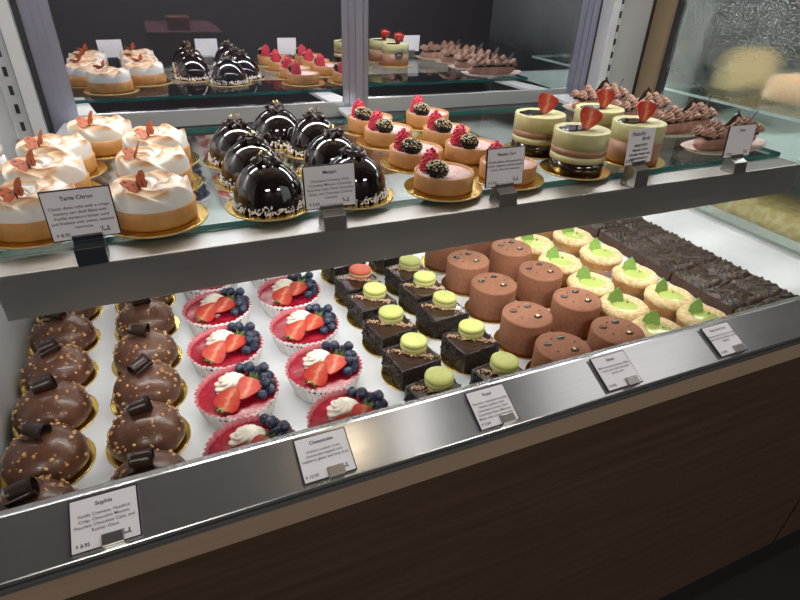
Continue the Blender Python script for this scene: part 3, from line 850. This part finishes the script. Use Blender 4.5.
# ------------------------------------------------------------------ 7. lemon meringue tarts
def tart_shell(parent, r, h, m, wall=.003, z0=.0022):
    return MB().lathe([(0, z0), (r * .965, z0), (r * .985, z0 + .002), (r, h), (r - .001, h + .0008), (r - wall, h + .0006), (r - wall - .0006, h - .004), (0, h - .004)], 56).build('tart_shell', m, parent)
def make_meringue_tart(seed):
    rng = random.Random(seed)
    t = thing('lemon_meringue_tart', (0, 0, 0), 'x', 'tart')
    board(t, .112 * S)
    r, h = .090 * S, .0215
    tart_shell(t, r, h, M['tart_shell'])
    mb = MB(); seg, rings = 168, 44; vs = []; fs = []; toast = []
    Rm, Hm = r * .955, .0255
    nf, ph, tw = rng.choice((6, 7)), rng.uniform(0, 6), rng.choice((4.2, 5.2))
    for i in range(rings + 1):
        s_ = i / rings                                     # 0 rim .. 1 centre
        for k in range(seg):
            a = 2 * PI * k / seg
            rr = Rm * (1 - s_ ** 1.25) if s_ < 1 else 0
            # petals of a swirl: each rises gently, then drops off at a crisp lip
            w = ((nf * a + tw * 2 * PI * s_ * .55 + .5 * math.sin(2 * a + ph) + ph) / (2 * PI)) % 1
            saw = (w / .82) ** 1.3 if w < .82 else 1 - (w - .82) / .18
            shoulder = min(1, s_ / .26); bulge = math.sin(shoulder * PI / 2) ** .75
            z = h - .003 + Hm * bulge * (.80 + .20 * saw * (1 - s_ ** 3)) - .0045 * max(0, (s_ - .72) / .28) + .0012 * math.sin(5 * a + ph) * bulge
            out = 1 + .085 * (saw - .35) * math.sin(PI * min(1, s_ * 1.6)) + .06 * math.sin(PI * min(1, s_ * 2.6)) * (s_ < .385)
            vs.append((rr * out * math.cos(a), rr * out * math.sin(a), z))
            top = max(0, min(1, (bulge - .72) / .28))
            toast.append(top * (.25 + .75 * saw ** 1.5) * 1.15)
    for i in range(rings):
        for k in range(seg):
            k2 = (k + 1) % seg
            fs.append((i * seg + k, i * seg + k2, (i + 1) * seg + k2, (i + 1) * seg + k))
    mb.add(vs, fs); mb.attr = toast
    mb.build('meringue', M['meringue'], t)
    bf = MB()
    bf.tube([(0, -.006, 0), (0, 0, .0006), (0, .006, 0)], [.0008, .0012, .0007], 8)
    b = bf.build('wafer_butterfly', M['dark_choc'], t, (-.013, -.018, h + Hm - .0015), (R_(34), R_(-12), R_(rng.uniform(-12, 12))))
    b['label'] = 'orange and black wafer butterfly'
    for sd in (-1, 1):
        w = MB(); pts = [(0, .004), (.004, .0095), (.011, .0115), (.0155, .0085), (.0145, .003), (.0115, -.001), (.0125, -.006), (.0075, -.0095), (.0015, -.004)]
        pts = [(sd * p[0], p[1]) for p in (pts if sd > 0 else reversed(pts))]
        w.prism(pts, -.0003, .0003, 'z')
        w.build('wing', M['wafer'], b, (0, 0, .0004), (0, R_(-44) if sd > 0 else R_(14), 0))
    return t
protos = [make_meringue_tart(k) for k in (1, 2, 3)]; cnt = [0, 0, 0]
sp = [((-.277, 1.29), 'frontmost lemon meringue tart at the left edge, partly behind the lemon sign'),
      ((-.272, 1.485), 'second lemon meringue tart from the front in the leftmost shelf column'),
      ((-.268, 1.672), 'third lemon meringue tart from the front in the leftmost shelf column'),
      ((-.166, 1.868), 'lemon meringue tart furthest back, nearest the mirror glass'),
      ((-.044, 1.262), 'frontmost lemon meringue tart right of the lemon sign'),
      ((-.033, 1.49), 'second lemon meringue tart from the front, beside the black domes'),
      ((-.020, 1.70), 'third lemon meringue tart from the front, beside the black domes')]
for k, ((x, y), lab) in enumerate(sp):
    q = k % 3; o = protos[q] if cnt[q] == 0 else dup_tree(protos[q]); cnt[q] += 1
    o.location = U(x, y, ZS); o.rotation_euler = (0, 0, random.uniform(-.35, .35)); o['label'] = lab; o['group'] = 'lemon meringue tarts on the glass shelf'

# ------------------------------------------------------------------ 8. black glazed domes
def make_black_dome(seed):
    rng = random.Random(seed)
    t = thing('glazed_chocolate_dome', (0, 0, 0), 'x', 'pastry')
    board(t, .104 * S)
    R, hh = .083 * S, .107 * S
    prof = [(0, .0022), (R * .95, .0022), (R, .006)]
    for i in range(17):
        a = PI / 2 * i / 16
        prof.append((R * math.cos(a) ** .92 if i < 16 else 0, .008 + (hh - .008) * math.sin(a)))
    MB().lathe(prof, 56).build('glazed_dome', M['mirror_choc'], t)
    cf = MB()
    for k in range(330):
        a = rng.uniform(0, 2 * PI); z = abs(rng.gauss(0, .0040)) + .0035
        q = R * (1.0 if z < .008 else math.cos(min(1, (z - .008) / .04)) ** .92) + .0005 + rng.uniform(0, .0022) * (1 if z < .006 else 0)
        cf.ico((q * math.cos(a), q * math.sin(a), z), rng.uniform(.0008, .0017), 1, 0, (1.3, .7, .8), .35, Euler((rng.uniform(0, 6), rng.uniform(0, 6), 0)), False, rng)
    o = cf.build('coconut_crumbs', M['coconut'], t); o['kind'] = 'stuff'
    # ruffled chocolate flower
    fw = MB()
    for k in range(7):
        a = k * 2.4; rr = .0032 + .0011 * k
        m = Matrix.Translation((rr * math.cos(a) * .8, rr * math.sin(a) * .8, .003 + .0006 * (6 - k))) @ Matrix.Rotation(a, 4, 'Z') @ Matrix.Rotation(R_(55 - 4 * k), 4, 'Y')
        vs = []; fs = []
        for i in range(7):
            for j in range(5):
                u = i / 6 * 2 - 1; v = j / 4
                vs.append(m @ Vector((.0065 * v, .0065 * u * (1 - .25 * v), .0016 * math.sin(u * 4 + k) * v + .002 * u * u)))
        for i in range(6):
            for j in range(4):
                p = i * 5 + j; fs.append((p, p + 1, p + 6, p + 5))
        fw.add(vs, fs)
    f = fw.build('chocolate_flower', M['dark_choc'], t, (0, 0, hh - .001), (R_(rng.uniform(-8, 8)), 0, rng.uniform(0, 6))); f.scale = (1.25, 1.25, 1.35)
    sol = f.modifiers.new('thickness', 'SOLIDIFY'); sol.thickness = .0008
    gl = MB()
    for k in range(6): gl.ico((rng.uniform(-.005, .005), rng.uniform(-.005, .004), .0075 + rng.uniform(0, .002)), rng.uniform(.0010, .0019), 1, 0, (1, .7, .4), .4, Euler((rng.uniform(0, 2), rng.uniform(0, 2), 0)), False, rng)
    gl.build('gold_leaf', M['goldleaf'], f)
    return t
protos = [make_black_dome(k) for k in (1, 2)]; cnt = [0, 0]
sp = [((.212, 1.262), 'frontmost glossy black dome just left of the domes sign'),
      ((.208, 1.445), 'second glossy black dome from the front in the left column'),
      ((.200, 1.640), 'third glossy black dome from the front in the left column'),
      ((.350, 1.800), 'glossy black dome furthest back, nearest the mirror glass'),
      ((.428, 1.262), 'frontmost glossy black dome, partly hidden right behind its sign'),
      ((.430, 1.452), 'second glossy black dome from the front in the right column'),
      ((.440, 1.665), 'third glossy black dome from the front, beside the raspberry tarts')]
for k, ((x, y), lab) in enumerate(sp):
    q = k % 2; o = protos[q] if cnt[q] == 0 else dup_tree(protos[q]); cnt[q] += 1
    o.location = U(x, y, ZS); o.rotation_euler = (0, 0, random.uniform(-1, 1)); o['label'] = lab; o['group'] = 'glossy black chocolate domes'

# ------------------------------------------------------------------ 9. passion tarts
def drupelet_mb(r, h, n, sz, seed=1):
    """a raspberry: small round drupelets packed over a rounded cone"""
    rng = random.Random(seed); mb = MB()
    for k in range(n):
        t = (k + .5) / n; a = k * 2.39996
        z = h * (1 - math.sqrt(1 - t)) if t < .999 else h
        rr = r * math.sqrt(max(0, 1 - (z / h) ** 2.1))
        mb.ico((rr * math.cos(a), rr * math.sin(a), z), sz * rng.uniform(.9, 1.1), 2, 0, smooth=True, rng=rng)
    mb.ico((0, 0, h * .97), sz, 2, 0)
    mb.sphere((0, 0, h * .38), 1, 14, 10, 0, (r * .93, r * .93, h * .58))
    return mb
def make_passion(seed):
    rng = random.Random(seed)
    t = thing('passionfruit_tart', (0, 0, 0), 'x', 'tart')
    board(t, .106 * S)
    r, h = .0800 * S, .0235
    tart_shell(t, r, h, M['tart_pale'])
    MB().lathe([(0, h - .006), (r - .0036, h - .006), (r - .0036, h - .0022), (0, h - .0018)], 48).build('passion_curd', M['passion_dust'], t)
    ra = drupelet_mb(.0108, .0290, 84, .0024, seed).build('raspberry', M['raspberry'], t, (-.0190, .0085, h + .000), (R_(5), R_(4), rng.uniform(0, 6)))
    bb = MB()
    rg = random.Random(seed + 5)
    for k in range(64):
        z = 1 - 2 * (k + .5) / 64; a = k * 2.39996; q = math.sqrt(1 - z * z)
        bb.ico((.0142 * q * math.cos(a), .0100 * q * math.sin(a), .0098 * z), .0024, 1, 0, rng=rg)
    bb.sphere((0, 0, 0), 1, 14, 10, 0, (.0132, .009, .009))
    b = bb.build('blackberry', M['blackberry'], t, (-.0170, -.0155, h + .0080), (R_(rng.uniform(-10, 10)), R_(10), R_(-8 + rng.uniform(-12, 12))))
    sprk = MB()
    for k in range(120):
        a = rg.uniform(0, 2 * PI); z = rg.uniform(.15, 1); q = math.sqrt(1 - z * z)
        sprk.ico((.0163 * q * math.cos(a), .0120 * q * math.sin(a), .0118 * z), rg.uniform(.0007, .0013), 1, 0, (1, .7, .6), .3, None, False, rg)
    o = sprk.build('gold_sprinkles', M['sprinkle_gold'], b); o['kind'] = 'stuff'
    return t
protos = [make_passion(k) for k in (1, 2)]; cnt = [0, 0]
for ci, (col, cname) in enumerate(((((.672, 1.236), (.690, 1.455), (.698, 1.695), (.697, 1.865)), 'column beside the black domes'), (((.885, 1.254), (.875, 1.45), (.888, 1.64), (.930, 1.875)), 'column beside the mousse cakes'))):
    for k, (x, y) in enumerate(col):
        q = (k + ci) % 2; o = protos[q] if cnt[q] == 0 else dup_tree(protos[q]); cnt[q] += 1
        o.location = U(x, y, ZS); o.rotation_euler = (0, 0, random.uniform(-.2, .2))
        o['label'] = f'raspberry blackberry tart, {ORD[k]} in {cname}'; o['group'] = 'passionfruit tarts with berries'

# ------------------------------------------------------------------ 10. layered mousse cakes
def make_mousse(seed, dark=False):
    rng = random.Random(seed)
    t = thing('layered_mousse_cake', (0, 0, 0), 'x', 'cake')
    board(t, .104 * S)
    r, h = .0800 * S, .060
    if dark: bands = [(.0022, .034, 'mousse_choc'), (.034, h - .0005, 'mousse')]
    else: bands = [(.0022, .0185, 'mousse_dark'), (.0185, .0275, 'mousse'), (.0275, .037, 'mousse_choc'), (.037, h - .0005, 'mousse')]
    names = {'mousse_dark': 'chocolate_base', 'mousse': 'pistachio_mousse', 'mousse_choc': 'chocolate_mousse'}
    for i, (a, b, m) in enumerate(bands):
        rr = r * (.985 if m == 'mousse_dark' else 1)
        pr = [(0, a), (rr, a), (rr, b)] + ([(rr - .0006, b + .0008), (rr - .002, b + .001), (rr * .8, b - .0006), (0, b - .0006)] if i == len(bands) - 1 else [(0, b)])
        MB().lathe(pr, 56).build(names[m], M[m], t)
    # pool of dark glaze on top
    pts = []
    for k in range(36):
        a = 2 * PI * k / 36; q = .0185 + .0025 * math.sin(2 * a + seed) + .0015 * math.sin(5 * a)
        pts.append((q * math.cos(a) * 1.05, q * math.sin(a) * .95))
    gm = MB(); gm.prism(pts, 0, .0016, 'z'); gm.build('dark_glaze_pool', M['mirror_choc'], t, (-.010, .008, h - .0009), bevel=.0006)
    s_ = strawberry(t, (.0085, .000, h + .0135), aim((-.30 + rng.uniform(-.1, .1), -.12, -1), (-.32 + rng.uniform(-.2, .2), -.85, .35)), .033, .0162, False, seed)
    # round chocolate seal on the rear, with a white mark
    md = MB().lathe([(0, 0), (.0125, 0), (.0125, .0015), (0, .0015)], 32)
    o = md.build('chocolate_seal', M['dark_choc'], t, (0, r + .0002, h * .56), (R_(-90), 0, 0))
    mk = MB(); mk.tube([(-.006, -.001, .0018), (-.0045, .0035, .0018), (-.003, -.003, .0018), (-.001, .002, .0018), (.0005, -.002, .0018), (.003, .002, .0018), (.0055, .0025, .0018)], .0005, 6)
    mk.build('white_mark', M['card_white'], o)
    return t
pa, pb = make_mousse(1), make_mousse(2, True)
sp = [(pa, (1.130, 1.258), 'pistachio mousse cake at the shelf front, left of the handwritten sign'),
      (dup_tree(pa), (1.130, 1.463), 'pistachio mousse cake second from the front, just behind the berry tarts'),
      (dup_tree(pb), (1.385, 1.478), 'mousse cake with brown lower half, behind the front two mousse cakes'),
      (pb, (1.375, 1.285), 'mousse cake with brown lower half, right behind the handwritten sign')]
for (o, (x, y), lab) in sp:
    o.location = U(x, y, ZS); o.rotation_euler = (0, 0, random.uniform(-.15, .15)); o['label'] = lab; o['group'] = 'layered mousse cakes with strawberries'

# ------------------------------------------------------------------ 11. piped chocolate eclairs
def make_eclair(seed):
    rng = random.Random(seed)
    t = thing('chocolate_eclair', (0, 0, 0), 'x', 'pastry')
    L, W = .150 * S, .060 * S
    # oval waxed tray with turned-up rim
    seg = 48; vs = []; fs = []
    prof = [(0, .0008), (.80, .0008), (.93, .004), (1.06, .0075), (1.08, .0075), (.95, .0032), (.82, 0), (0, 0)]
    for (q, z) in prof:
        for k in range(seg):
            a = 2 * PI * k / seg
            vs.append((q * (L + .012) * math.cos(a), q * (W + .010) * math.sin(a) , z + .003 * abs(math.cos(a)) ** 6 * (q > 1)))
    for i in range(len(prof) - 1):
        for k in range(seg):
            k2 = (k + 1) % seg; fs.append((i * seg + k, i * seg + k2, (i + 1) * seg + k2, (i + 1) * seg + k))
    MB().add(vs, fs).build('paper_tray', M['tray_paper'], t)
    # choux body: a long rounded bun
    n = 20; pts = []; rr = []
    for i in range(n + 1):
        u = i / n * 2 - 1; pts.append((L * u, 0, .0145 + .0008 * math.sin(u * 9))); rr.append(max(.001, .0165 * (1 - abs(u) ** 3.2) ** .5))
    MB().tube(pts, rr, 20).build('choux_body', M['choux'], t)
    MB().box(-L * .84, L * .84, -.0145, .0145, .022, .0285).build('chocolate_layer', M['glaze_dark'], t, bevel=.002)
    rs = rosette_mb(.0128, .0165, 7, .35, 56, 14, depth=.42).mesh('cream_rosette', M['choc_cream'])
    for i in range(6):
        for j in (-1, 1) + ((0,) if i in (1, 3, 4) else ()):
            o = bpy.data.objects.new('cream_rosette', rs); COL.objects.link(o); o.parent = t
            o.location = (-L * .80 + L * 1.6 * i / 5 + rng.uniform(-.001, .001), j * .0104, .0275 + (.010 if j == 0 else 0))
            o.rotation_euler = (rng.uniform(-.15, .15) - j * .18, rng.uniform(-.15, .15), rng.uniform(0, 6)); o.scale = (1, 1, rng.uniform(.9, 1.15))
    for (x, a, b_) in ((-.012, 12, 24), (.022, -14, -20), (.048, 20, 30)):
        s_ = MB(); w = .0058; hh = .029
        s_.prism([(-w * .5, 0), (w * .5, 0), (w, hh * .55), (w * .45, hh * .95), (0, hh), (-w * .6, hh * .8)], -.0007, .0007, 'y')
        s_.build('chocolate_shard', M['dark_choc'], t, (x, rng.uniform(-.004, .004), .036), (R_(a), R_(b_), R_(rng.uniform(-60, 60))))
    for k in range(9):
        MB().sphere((0, 0, 0), .0016, 10, 6).build('gold_pearl', M['goldleaf'], t, (rng.uniform(-L * .8, L * .8), rng.uniform(-.014, .014), .0385 + rng.uniform(-.002, .003)))
    return t
pe = make_eclair(1)
sp = [((1.795, 1.285), .02, 'piped chocolate eclair at the shelf front, behind the blank-looking rightmost sign'),
      ((1.835, 1.505), .08, 'piped chocolate eclair second from the front at the right end'),
      ((1.820, 1.715), .10, 'piped chocolate eclair third from the front at the right end'),
      ((1.790, 1.930), .06, 'piped chocolate eclair furthest back at the right end')]
for k, ((x, y), rz, lab) in enumerate(sp):
    o = pe if k == 0 else dup_tree(pe)
    o.location = U(x, y, ZS); o.rotation_euler = (0, 0, rz); o['label'] = lab; o['group'] = 'piped chocolate eclairs'

# ------------------------------------------------------------------ 12. signs
def text_mb(body, size, cx, cy, bold=0., align='CENTER', shear=0.):
    cu = bpy.data.curves.new('lettering', 'FONT'); cu.body = body; cu.size = size; cu.align_x = align; cu.offset = bold; cu.shear = shear
    cu.space_line = .92
    cu.fill_mode = 'FRONT' if hasattr(cu, 'fill_mode') else cu.fill_mode
    o = bpy.data.objects.new('tmp', cu); COL.objects.link(o)
    dg = bpy.context.evaluated_depsgraph_get(); dg.update()
    me = bpy.data.meshes.new_from_object(o.evaluated_get(dg))
    vs = [(v.co.x + cx, v.co.y + cy, 0) for v in me.vertices]; fs = [tuple(p.vertices) for p in me.polygons]
    bpy.data.objects.remove(o); bpy.data.curves.remove(cu); bpy.data.meshes.remove(me)
    return vs, fs
def ribbon(pts, w):
    vs = []; fs = []
    for i, p in enumerate(pts):
        a = Vector(pts[max(0, i - 1)]); b = Vector(pts[min(len(pts) - 1, i + 1)]); d = (b - a); n = Vector((-d.y, d.x)); n = n.normalized() * w / 2 if n.length else Vector((w / 2, 0))
        vs += [(p[0] + n.x, p[1] + n.y, 0), (p[0] - n.x, p[1] - n.y, 0)]
    for i in range(len(pts) - 1): fs.append((2 * i, 2 * i + 1, 2 * i + 3, 2 * i + 2))
    return vs, fs
def script_mark(cx, cy, s_):
    """the little handwritten shop mark at lower right: V a n i l l e"""
    P = [(0, 1.0), (.12, .95), (.22, .0), (.42, 1.1), (.5, 1.15), (.45, .5), (.55, .3), (.68, .5), (.6, .1), (.72, .05), (.78, .45), (.86, .1), (.9, .45), (1.0, .4), (1.0, .1), (1.1, .1), (1.15, .45), (1.17, .1),
         (1.3, .3), (1.42, 1.0), (1.36, 1.05), (1.32, .1), (1.45, .3), (1.58, 1.0), (1.52, 1.05), (1.48, .1), (1.6, .1), (1.72, .35), (1.64, .42), (1.62, .1), (1.85, .15)]
    return ribbon([(cx + p[0] * s_, cy + p[1] * s_) for p in P], s_ * .09)
def sign(name_label, loc, rot, w, h, title, lines, price, clip='steel', backing=True, logo=True, hand=False, tilt_clip=0., clip_dx=0., clip_size=(.027, .03)):
    t = thing('price_sign', loc, name_label, 'sign', 'price signs'); t.rotation_euler = rot
    # card stands in local x-z, facing -y
    bt = .0016
    if backing:
        bk = MB().box(-w / 2 - .0012, w / 2 + .0012, 0, bt, -.0012, h + .0012); bk.mi[3] = 1
        bk.build('sign_backing', [M['card_black'], M['card_white']], t)
    MB().box(-w / 2, w / 2, -.0006, .0001, 0, h).build('card', M['card_white'], t)
    mb = MB(); face = Matrix.Translation((0, -.0009, 0)) @ Matrix.Rotation(R_(90), 4, 'X')
    def put(vf): mb.add(vf[0], vf[1], 0, False, face)
    if hand:
        y = h * .82
        for (tx, sz, dx) in title:
            put(text_mb(tx, sz * h, dx * w, y, .0001, 'CENTER', .25)); y -= h * .15
        y -= h * .02
        for tx in lines:
            put(text_mb(tx, .098 * h, 0, y, .00016, 'CENTER', .25)); y -= h * .125
        put(text_mb(price, .14 * h, -w * .34, h * .06, .00016, 'CENTER', .2))
    else:
        if title: put(text_mb(title, .115 * h, 0, h * .815, .00009))
        y = h * .63
        for tx in lines:
            put(text_mb(tx, .088 * h, 0, y, .00002)); y -= h * .103
        if price: put(text_mb(price, .10 * h, -w * .34, h * .07, .00006))
        if logo: put(script_mark(w * .22, h * .09, h * .105))
    if mb.f: mb.build('lettering', M['ink'], t)
    return t
def clip_part(t, mb, m): return mb.build('sign_clip', m, t, bevel=.0006)
W_, H_ = .116 * S, .094 * S
def upper_sign(label, xc, w, h, title, lines, price, clipm, y=1.125, zb=-.468, lean=R_(-6), yaw=0., cdx=0., **kw):
    t = sign(label, U(xc, y, zb), (lean, R_(kw.pop('roll', 0)), yaw), w, h, title, lines, price, **kw)
    zr = U(0, 0, -.5138).z - U(0, 0, zb).z
    cw = .0135
    c = MB()
    c.prism([(-.016, zr), (-.002, zr), (.010, zr), (.008, .001), (.004, .0035), (-.0030, .0035), (-.0032, -.002), (-.013, -.006)], cdx - cw, cdx + cw, 'x')
    o = clip_part(t, c, clipm); o.rotation_euler = (-lean, 0, 0)
    return t
upper_sign('white card headed Tarte Citron on a dark clip at the shelf left end', -.169, W_, H_, 'Tarte Citron',
           ['Classic done right with a crispy', 'buttery tart shell filled with', 'Vanille signature lemon curd', 'and finished with sweet, toasted', 'meringue.'], '$ 8.95', M['clip_dark'], roll=-1)
upper_sign('white card headed Manjari standing in front of the black domes', .327, W_, H_, 'Manjari',
           ['Chocolate Cremeux, Dark', 'Chocolate Mousse, Chocolate', 'Flourless Cake, Dark Chocolate', 'Glaze, and Chocolate Caramel', 'Ganache'], '$ 9.50', M['clip'])
upper_sign('white card headed Passion Tart standing before the berry tarts', .790, W_ * .93, H_, 'Passion Tart',
           ['Vanilla sablee with passionfruit', 'cream, raspberry and the perfect', 'touch of tart & sweetness'], '$ 9.50', M['clip'])
upper_sign('handwritten white card on a steel clip before the mousse cakes', 1.235, W_ * .92, H_ * 1.02, [('Pistachio', .16, -.14), ('Berlin', .15, .16)],
           ['MADE WITH', 'Pistachio Cream,', 'Chocolate mousse and', '& fresh Strawberry'], '$ 9.95', M['clip'], hand=True, backing=False, zb=-.452, yaw=R_(6))
upper_sign('mostly blank white card on a steel clip at the shelf right end', 1.645, W_ * .98, H_, 'Eclair', [], '$ 9.50', M['clip'])

# lower signs lie on the sloped rail
ang = math.atan2(-.8196 + .865, .8 - .702)          # slope of the rail from horizontal
def lower_sign(label, xc, w, h, title, lines, price, off=.004, clip_x=.2, clip_drop=0., spin=0.):
    # lower edge near D, card lying along the slope, facing up and forward
    s_ = .010
    y = .702 + s_ * math.cos(ang); z = -.865 + s_ * math.sin(ang) 
    base = U(xc, y, z) + Vector((0, -math.sin(ang), math.cos(ang))) * off
    t = sign(label, base, (ang - PI / 2, 0, spin), w, h, title, lines, price)
    c = MB(); c.box(clip_x * w - .0085, clip_x * w + .0085, -.0042, .0036, -.002, .0085)
    clip_part(t, c, M['clip'])
    return t
WL, HL = .096 * S, .088 * S
lower_sign('white card headed Sophie on the steel rail below the hazelnut domes', -.212, WL * 1.1, HL, 'Sophie',
           ['Vanilla Cremeux, Hazelnut', 'Crisp, Chocolate Mousse,', 'Flourless Chocolate Cake, and', 'Rocher Glaze'], '$ 8.95', clip_x=.1)
lower_sign('white card headed Cheesecake on the steel rail below the berry cheesecakes', .185, WL * 1.08, HL, 'Cheesecake',
           ['Graham cracker crust,', 'cheesecake topped with', 'raspberry glaze, and fresh fruit'], '$ 10.95', clip_x=.12)
lower_sign('white card headed Royal on the steel rail below the macaron cakes', .575, WL, HL, 'Royal',
           ['Flourless chocolate crunchy', 'hazelnut praline, dark', 'Chocolate mousse, Dark', 'Chocolate Glaze, Macaron', 'Made with a chocolate base'], '$ 9.50', clip_x=.22)
lower_sign('white card on the steel rail below the brown chocolate cylinders', .935, WL * 1.08, HL, 'Dolce', ['Milk chocolate mousse, coffee', 'cream and a soft chocolate', 'sponge cake'], '$ 8.95', clip_x=.22)
lower_sign('white card on the steel rail below the lime tarts and brownies', 1.315, WL * 1.0, HL, 'Key Lime Tart', ['Buttery shortcrust, lime cream', 'with a white chocolate crumble', 'topping'], '$ 8.95', clip_x=.22)

# ------------------------------------------------------------------ neighbouring case seen through the misted pane
nc = thing('neighbour_display_case', U(3.2, 1.8, -2.44), 'blurred second display case beyond the misted glass end pane', 'display case')
def npart(name, mb, m, label=None):
    o = mb.build(name, m); o.parent = nc; o.matrix_parent_inverse = Matrix.Translation(-Vector(nc.location))
    if label: o['label'] = label
    return o
npart('case_base', ub(MB(), 2.50, 4.2, .95, 2.42, -2.44, -1.02), M['pale_steel'])
npart('rear_wall', ub(MB(), 2.82, 4.2, 2.36, 2.42, -1.02, .33), M['neighbour_dark'])
npart('rear_frame', ub(MB(), 2.60, 2.82, 2.33, 2.42, -1.02, .33), M['case_grey'])
npart('case_roof', ub(MB(), 2.5, 4.2, .95, 2.42, .33, .37), M['steel'])
gs = MB(); a = U(2.55, 1.25, -.513); b = U(4.15, 2.29, -.50); gs.box(a.x, b.x, a.y, b.y, a.z, b.z); gs.mi = [0, 0, 1, 1, 1, 1]
npart('glass_shelf', gs, [M['glass'], M['teal_shelf_haze']])
npart('haze_slab', ub(MB(), 2.52, 4.15, .98, 2.30, -.665, -.65), M['teal_shelf_haze'], label='pale teal slab added to imitate a hazy glow')  # added slab: its pale teal paints in the haze below the glass shelf
def loaf(x, y, z, lx, ly, h, m, label, grp):
    mb = MB(); n = 18; pts = []; rr = []
    mb.lathe([(0, 0), (1, 0), (1.03, .25), (.99, .7), (.80, .95), (.4, 1.02), (0, 1.0)], 40, rad=lambda a, i: (abs(math.cos(a)) ** 5 + abs(math.sin(a)) ** 5) ** -.2 * (1 + .01 * math.sin(11 * a + i)))
    mb.v = [(v[0] * lx * S, v[1] * ly * S, v[2] * h * S) for v in mb.v]
    o = mb.build('crumb_cake', m, None, U(x, y, z)); tag(o, label, 'cake', grp)
    return o
loaf(3.00, 2.17, -.50, .18, .075, .20, M['golden_cake'], 'blurred golden crumb cake on the neighbouring shelf, furthest back', 'crumb cakes in the neighbouring case')
loaf(2.95, 1.82, -.50, .13, .11, .12, M['orange_cake'], 'blurred apricot-coloured crumb cake on the neighbouring shelf, nearer the front', 'crumb cakes in the neighbouring case')
loaf(2.78, 1.62, -1.02, .16, .62, .10, M['golden_cake'], 'blurred long golden cake low in the neighbouring case', 'crumb cakes in the neighbouring case')

# ------------------------------------------------------------------ back room, faintly seen through the reflective doors
bc = MB(); bc.box(.03, .24, 2.10, 2.5, 0, .985); bc.box(.015, .255, 2.085, 2.515, .985, 1.02)
o = bc.build('back_counter', M['maroon']); tag(o, 'dim maroon counter in the back room behind the left glass door', 'counter')
bx = MB(); bx.box(.085, .155, 2.15, 2.23, 1.02, 1.058); bx.box(.083, .157, 2.148, 2.232, 1.052, 1.060)
o = bx.build('cardboard_box', M['cardboard'], bevel=.003); tag(o, 'small brown cardboard box on the dim back-room counter', 'box')
area('back_room_fill', .8, 4.6, 1.6, 2.4, .3, 150, (0, 0, 0))  # added fill so the counter and box show through the doors

# ------------------------------------------------------------------ room light, world, camera
ce = MB().box(-3, 4, -2.5, 3.3, 2.74, 2.8).build('ceiling', M['ceiling']); tag(ce, kind='structure')
def room_lamp(name, x, y, lx, ly, p, col=(1, .93, .84)):
    L = bpy.data.lights.new(name, 'AREA'); L.shape = 'RECTANGLE'; L.size = lx; L.size_y = ly; L.energy = p; L.color = col
    o = bpy.data.objects.new(name, L); COL.objects.link(o); o.location = (x, y, 2.72); return o
room_lamp('shop_downlight', .52, .12, .14, .14, .55, (1, .80, .55))
room_lamp('shop_strip_light', .86, .10, .05, .5, .7, (1, .97, .93))
room_lamp('shop_panel_light', 2.2, .1, 1.2, .6, 3.2, (1, .97, .93))
room_lamp('room_fill_light', -.5, -1.9, .7, .40, 36.0)  # added pair of unseen fills for signs, rail face and wood front
room_lamp('room_fill_light', 1.6, -1.9, .7, .40, 36.0)

w = bpy.data.worlds.new('world'); scene.world = w; w.use_nodes = True
w.node_tree.nodes['Background'].inputs[0].default_value = (.55, .52, .5, 1)
w.node_tree.nodes['Background'].inputs[1].default_value = .05

F = 539.7546
AX = ((.91897765, -.18054826, .35054586), (-.39301309, -.49143605, .77719452), (.03194976, -.8519935, -.52257658))
cam = bpy.data.cameras.new('camera'); cam.sensor_width = 36; cam.lens = F / 800 * 36; cam.clip_start = .01
co = bpy.data.objects.new('camera', cam); COL.objects.link(co)
m = Matrix(((AX[0][0], -AX[0][1], -AX[0][2]), (AX[1][0], -AX[1][1], -AX[1][2]), (AX[2][0], -AX[2][1], -AX[2][2]))).to_4x4()
m.translation = U(0, 0, 0)
co.matrix_world = m
scene.camera = co
vs = scene.view_settings
vs.view_transform = 'Standard'; vs.look = 'None'; vs.gamma = 1; vs.use_curve_mapping = False; vs.exposure = 0.0
scene.cycles.use_denoising = True
scene.cycles.max_bounces = 10; scene.cycles.transparent_max_bounces = 16
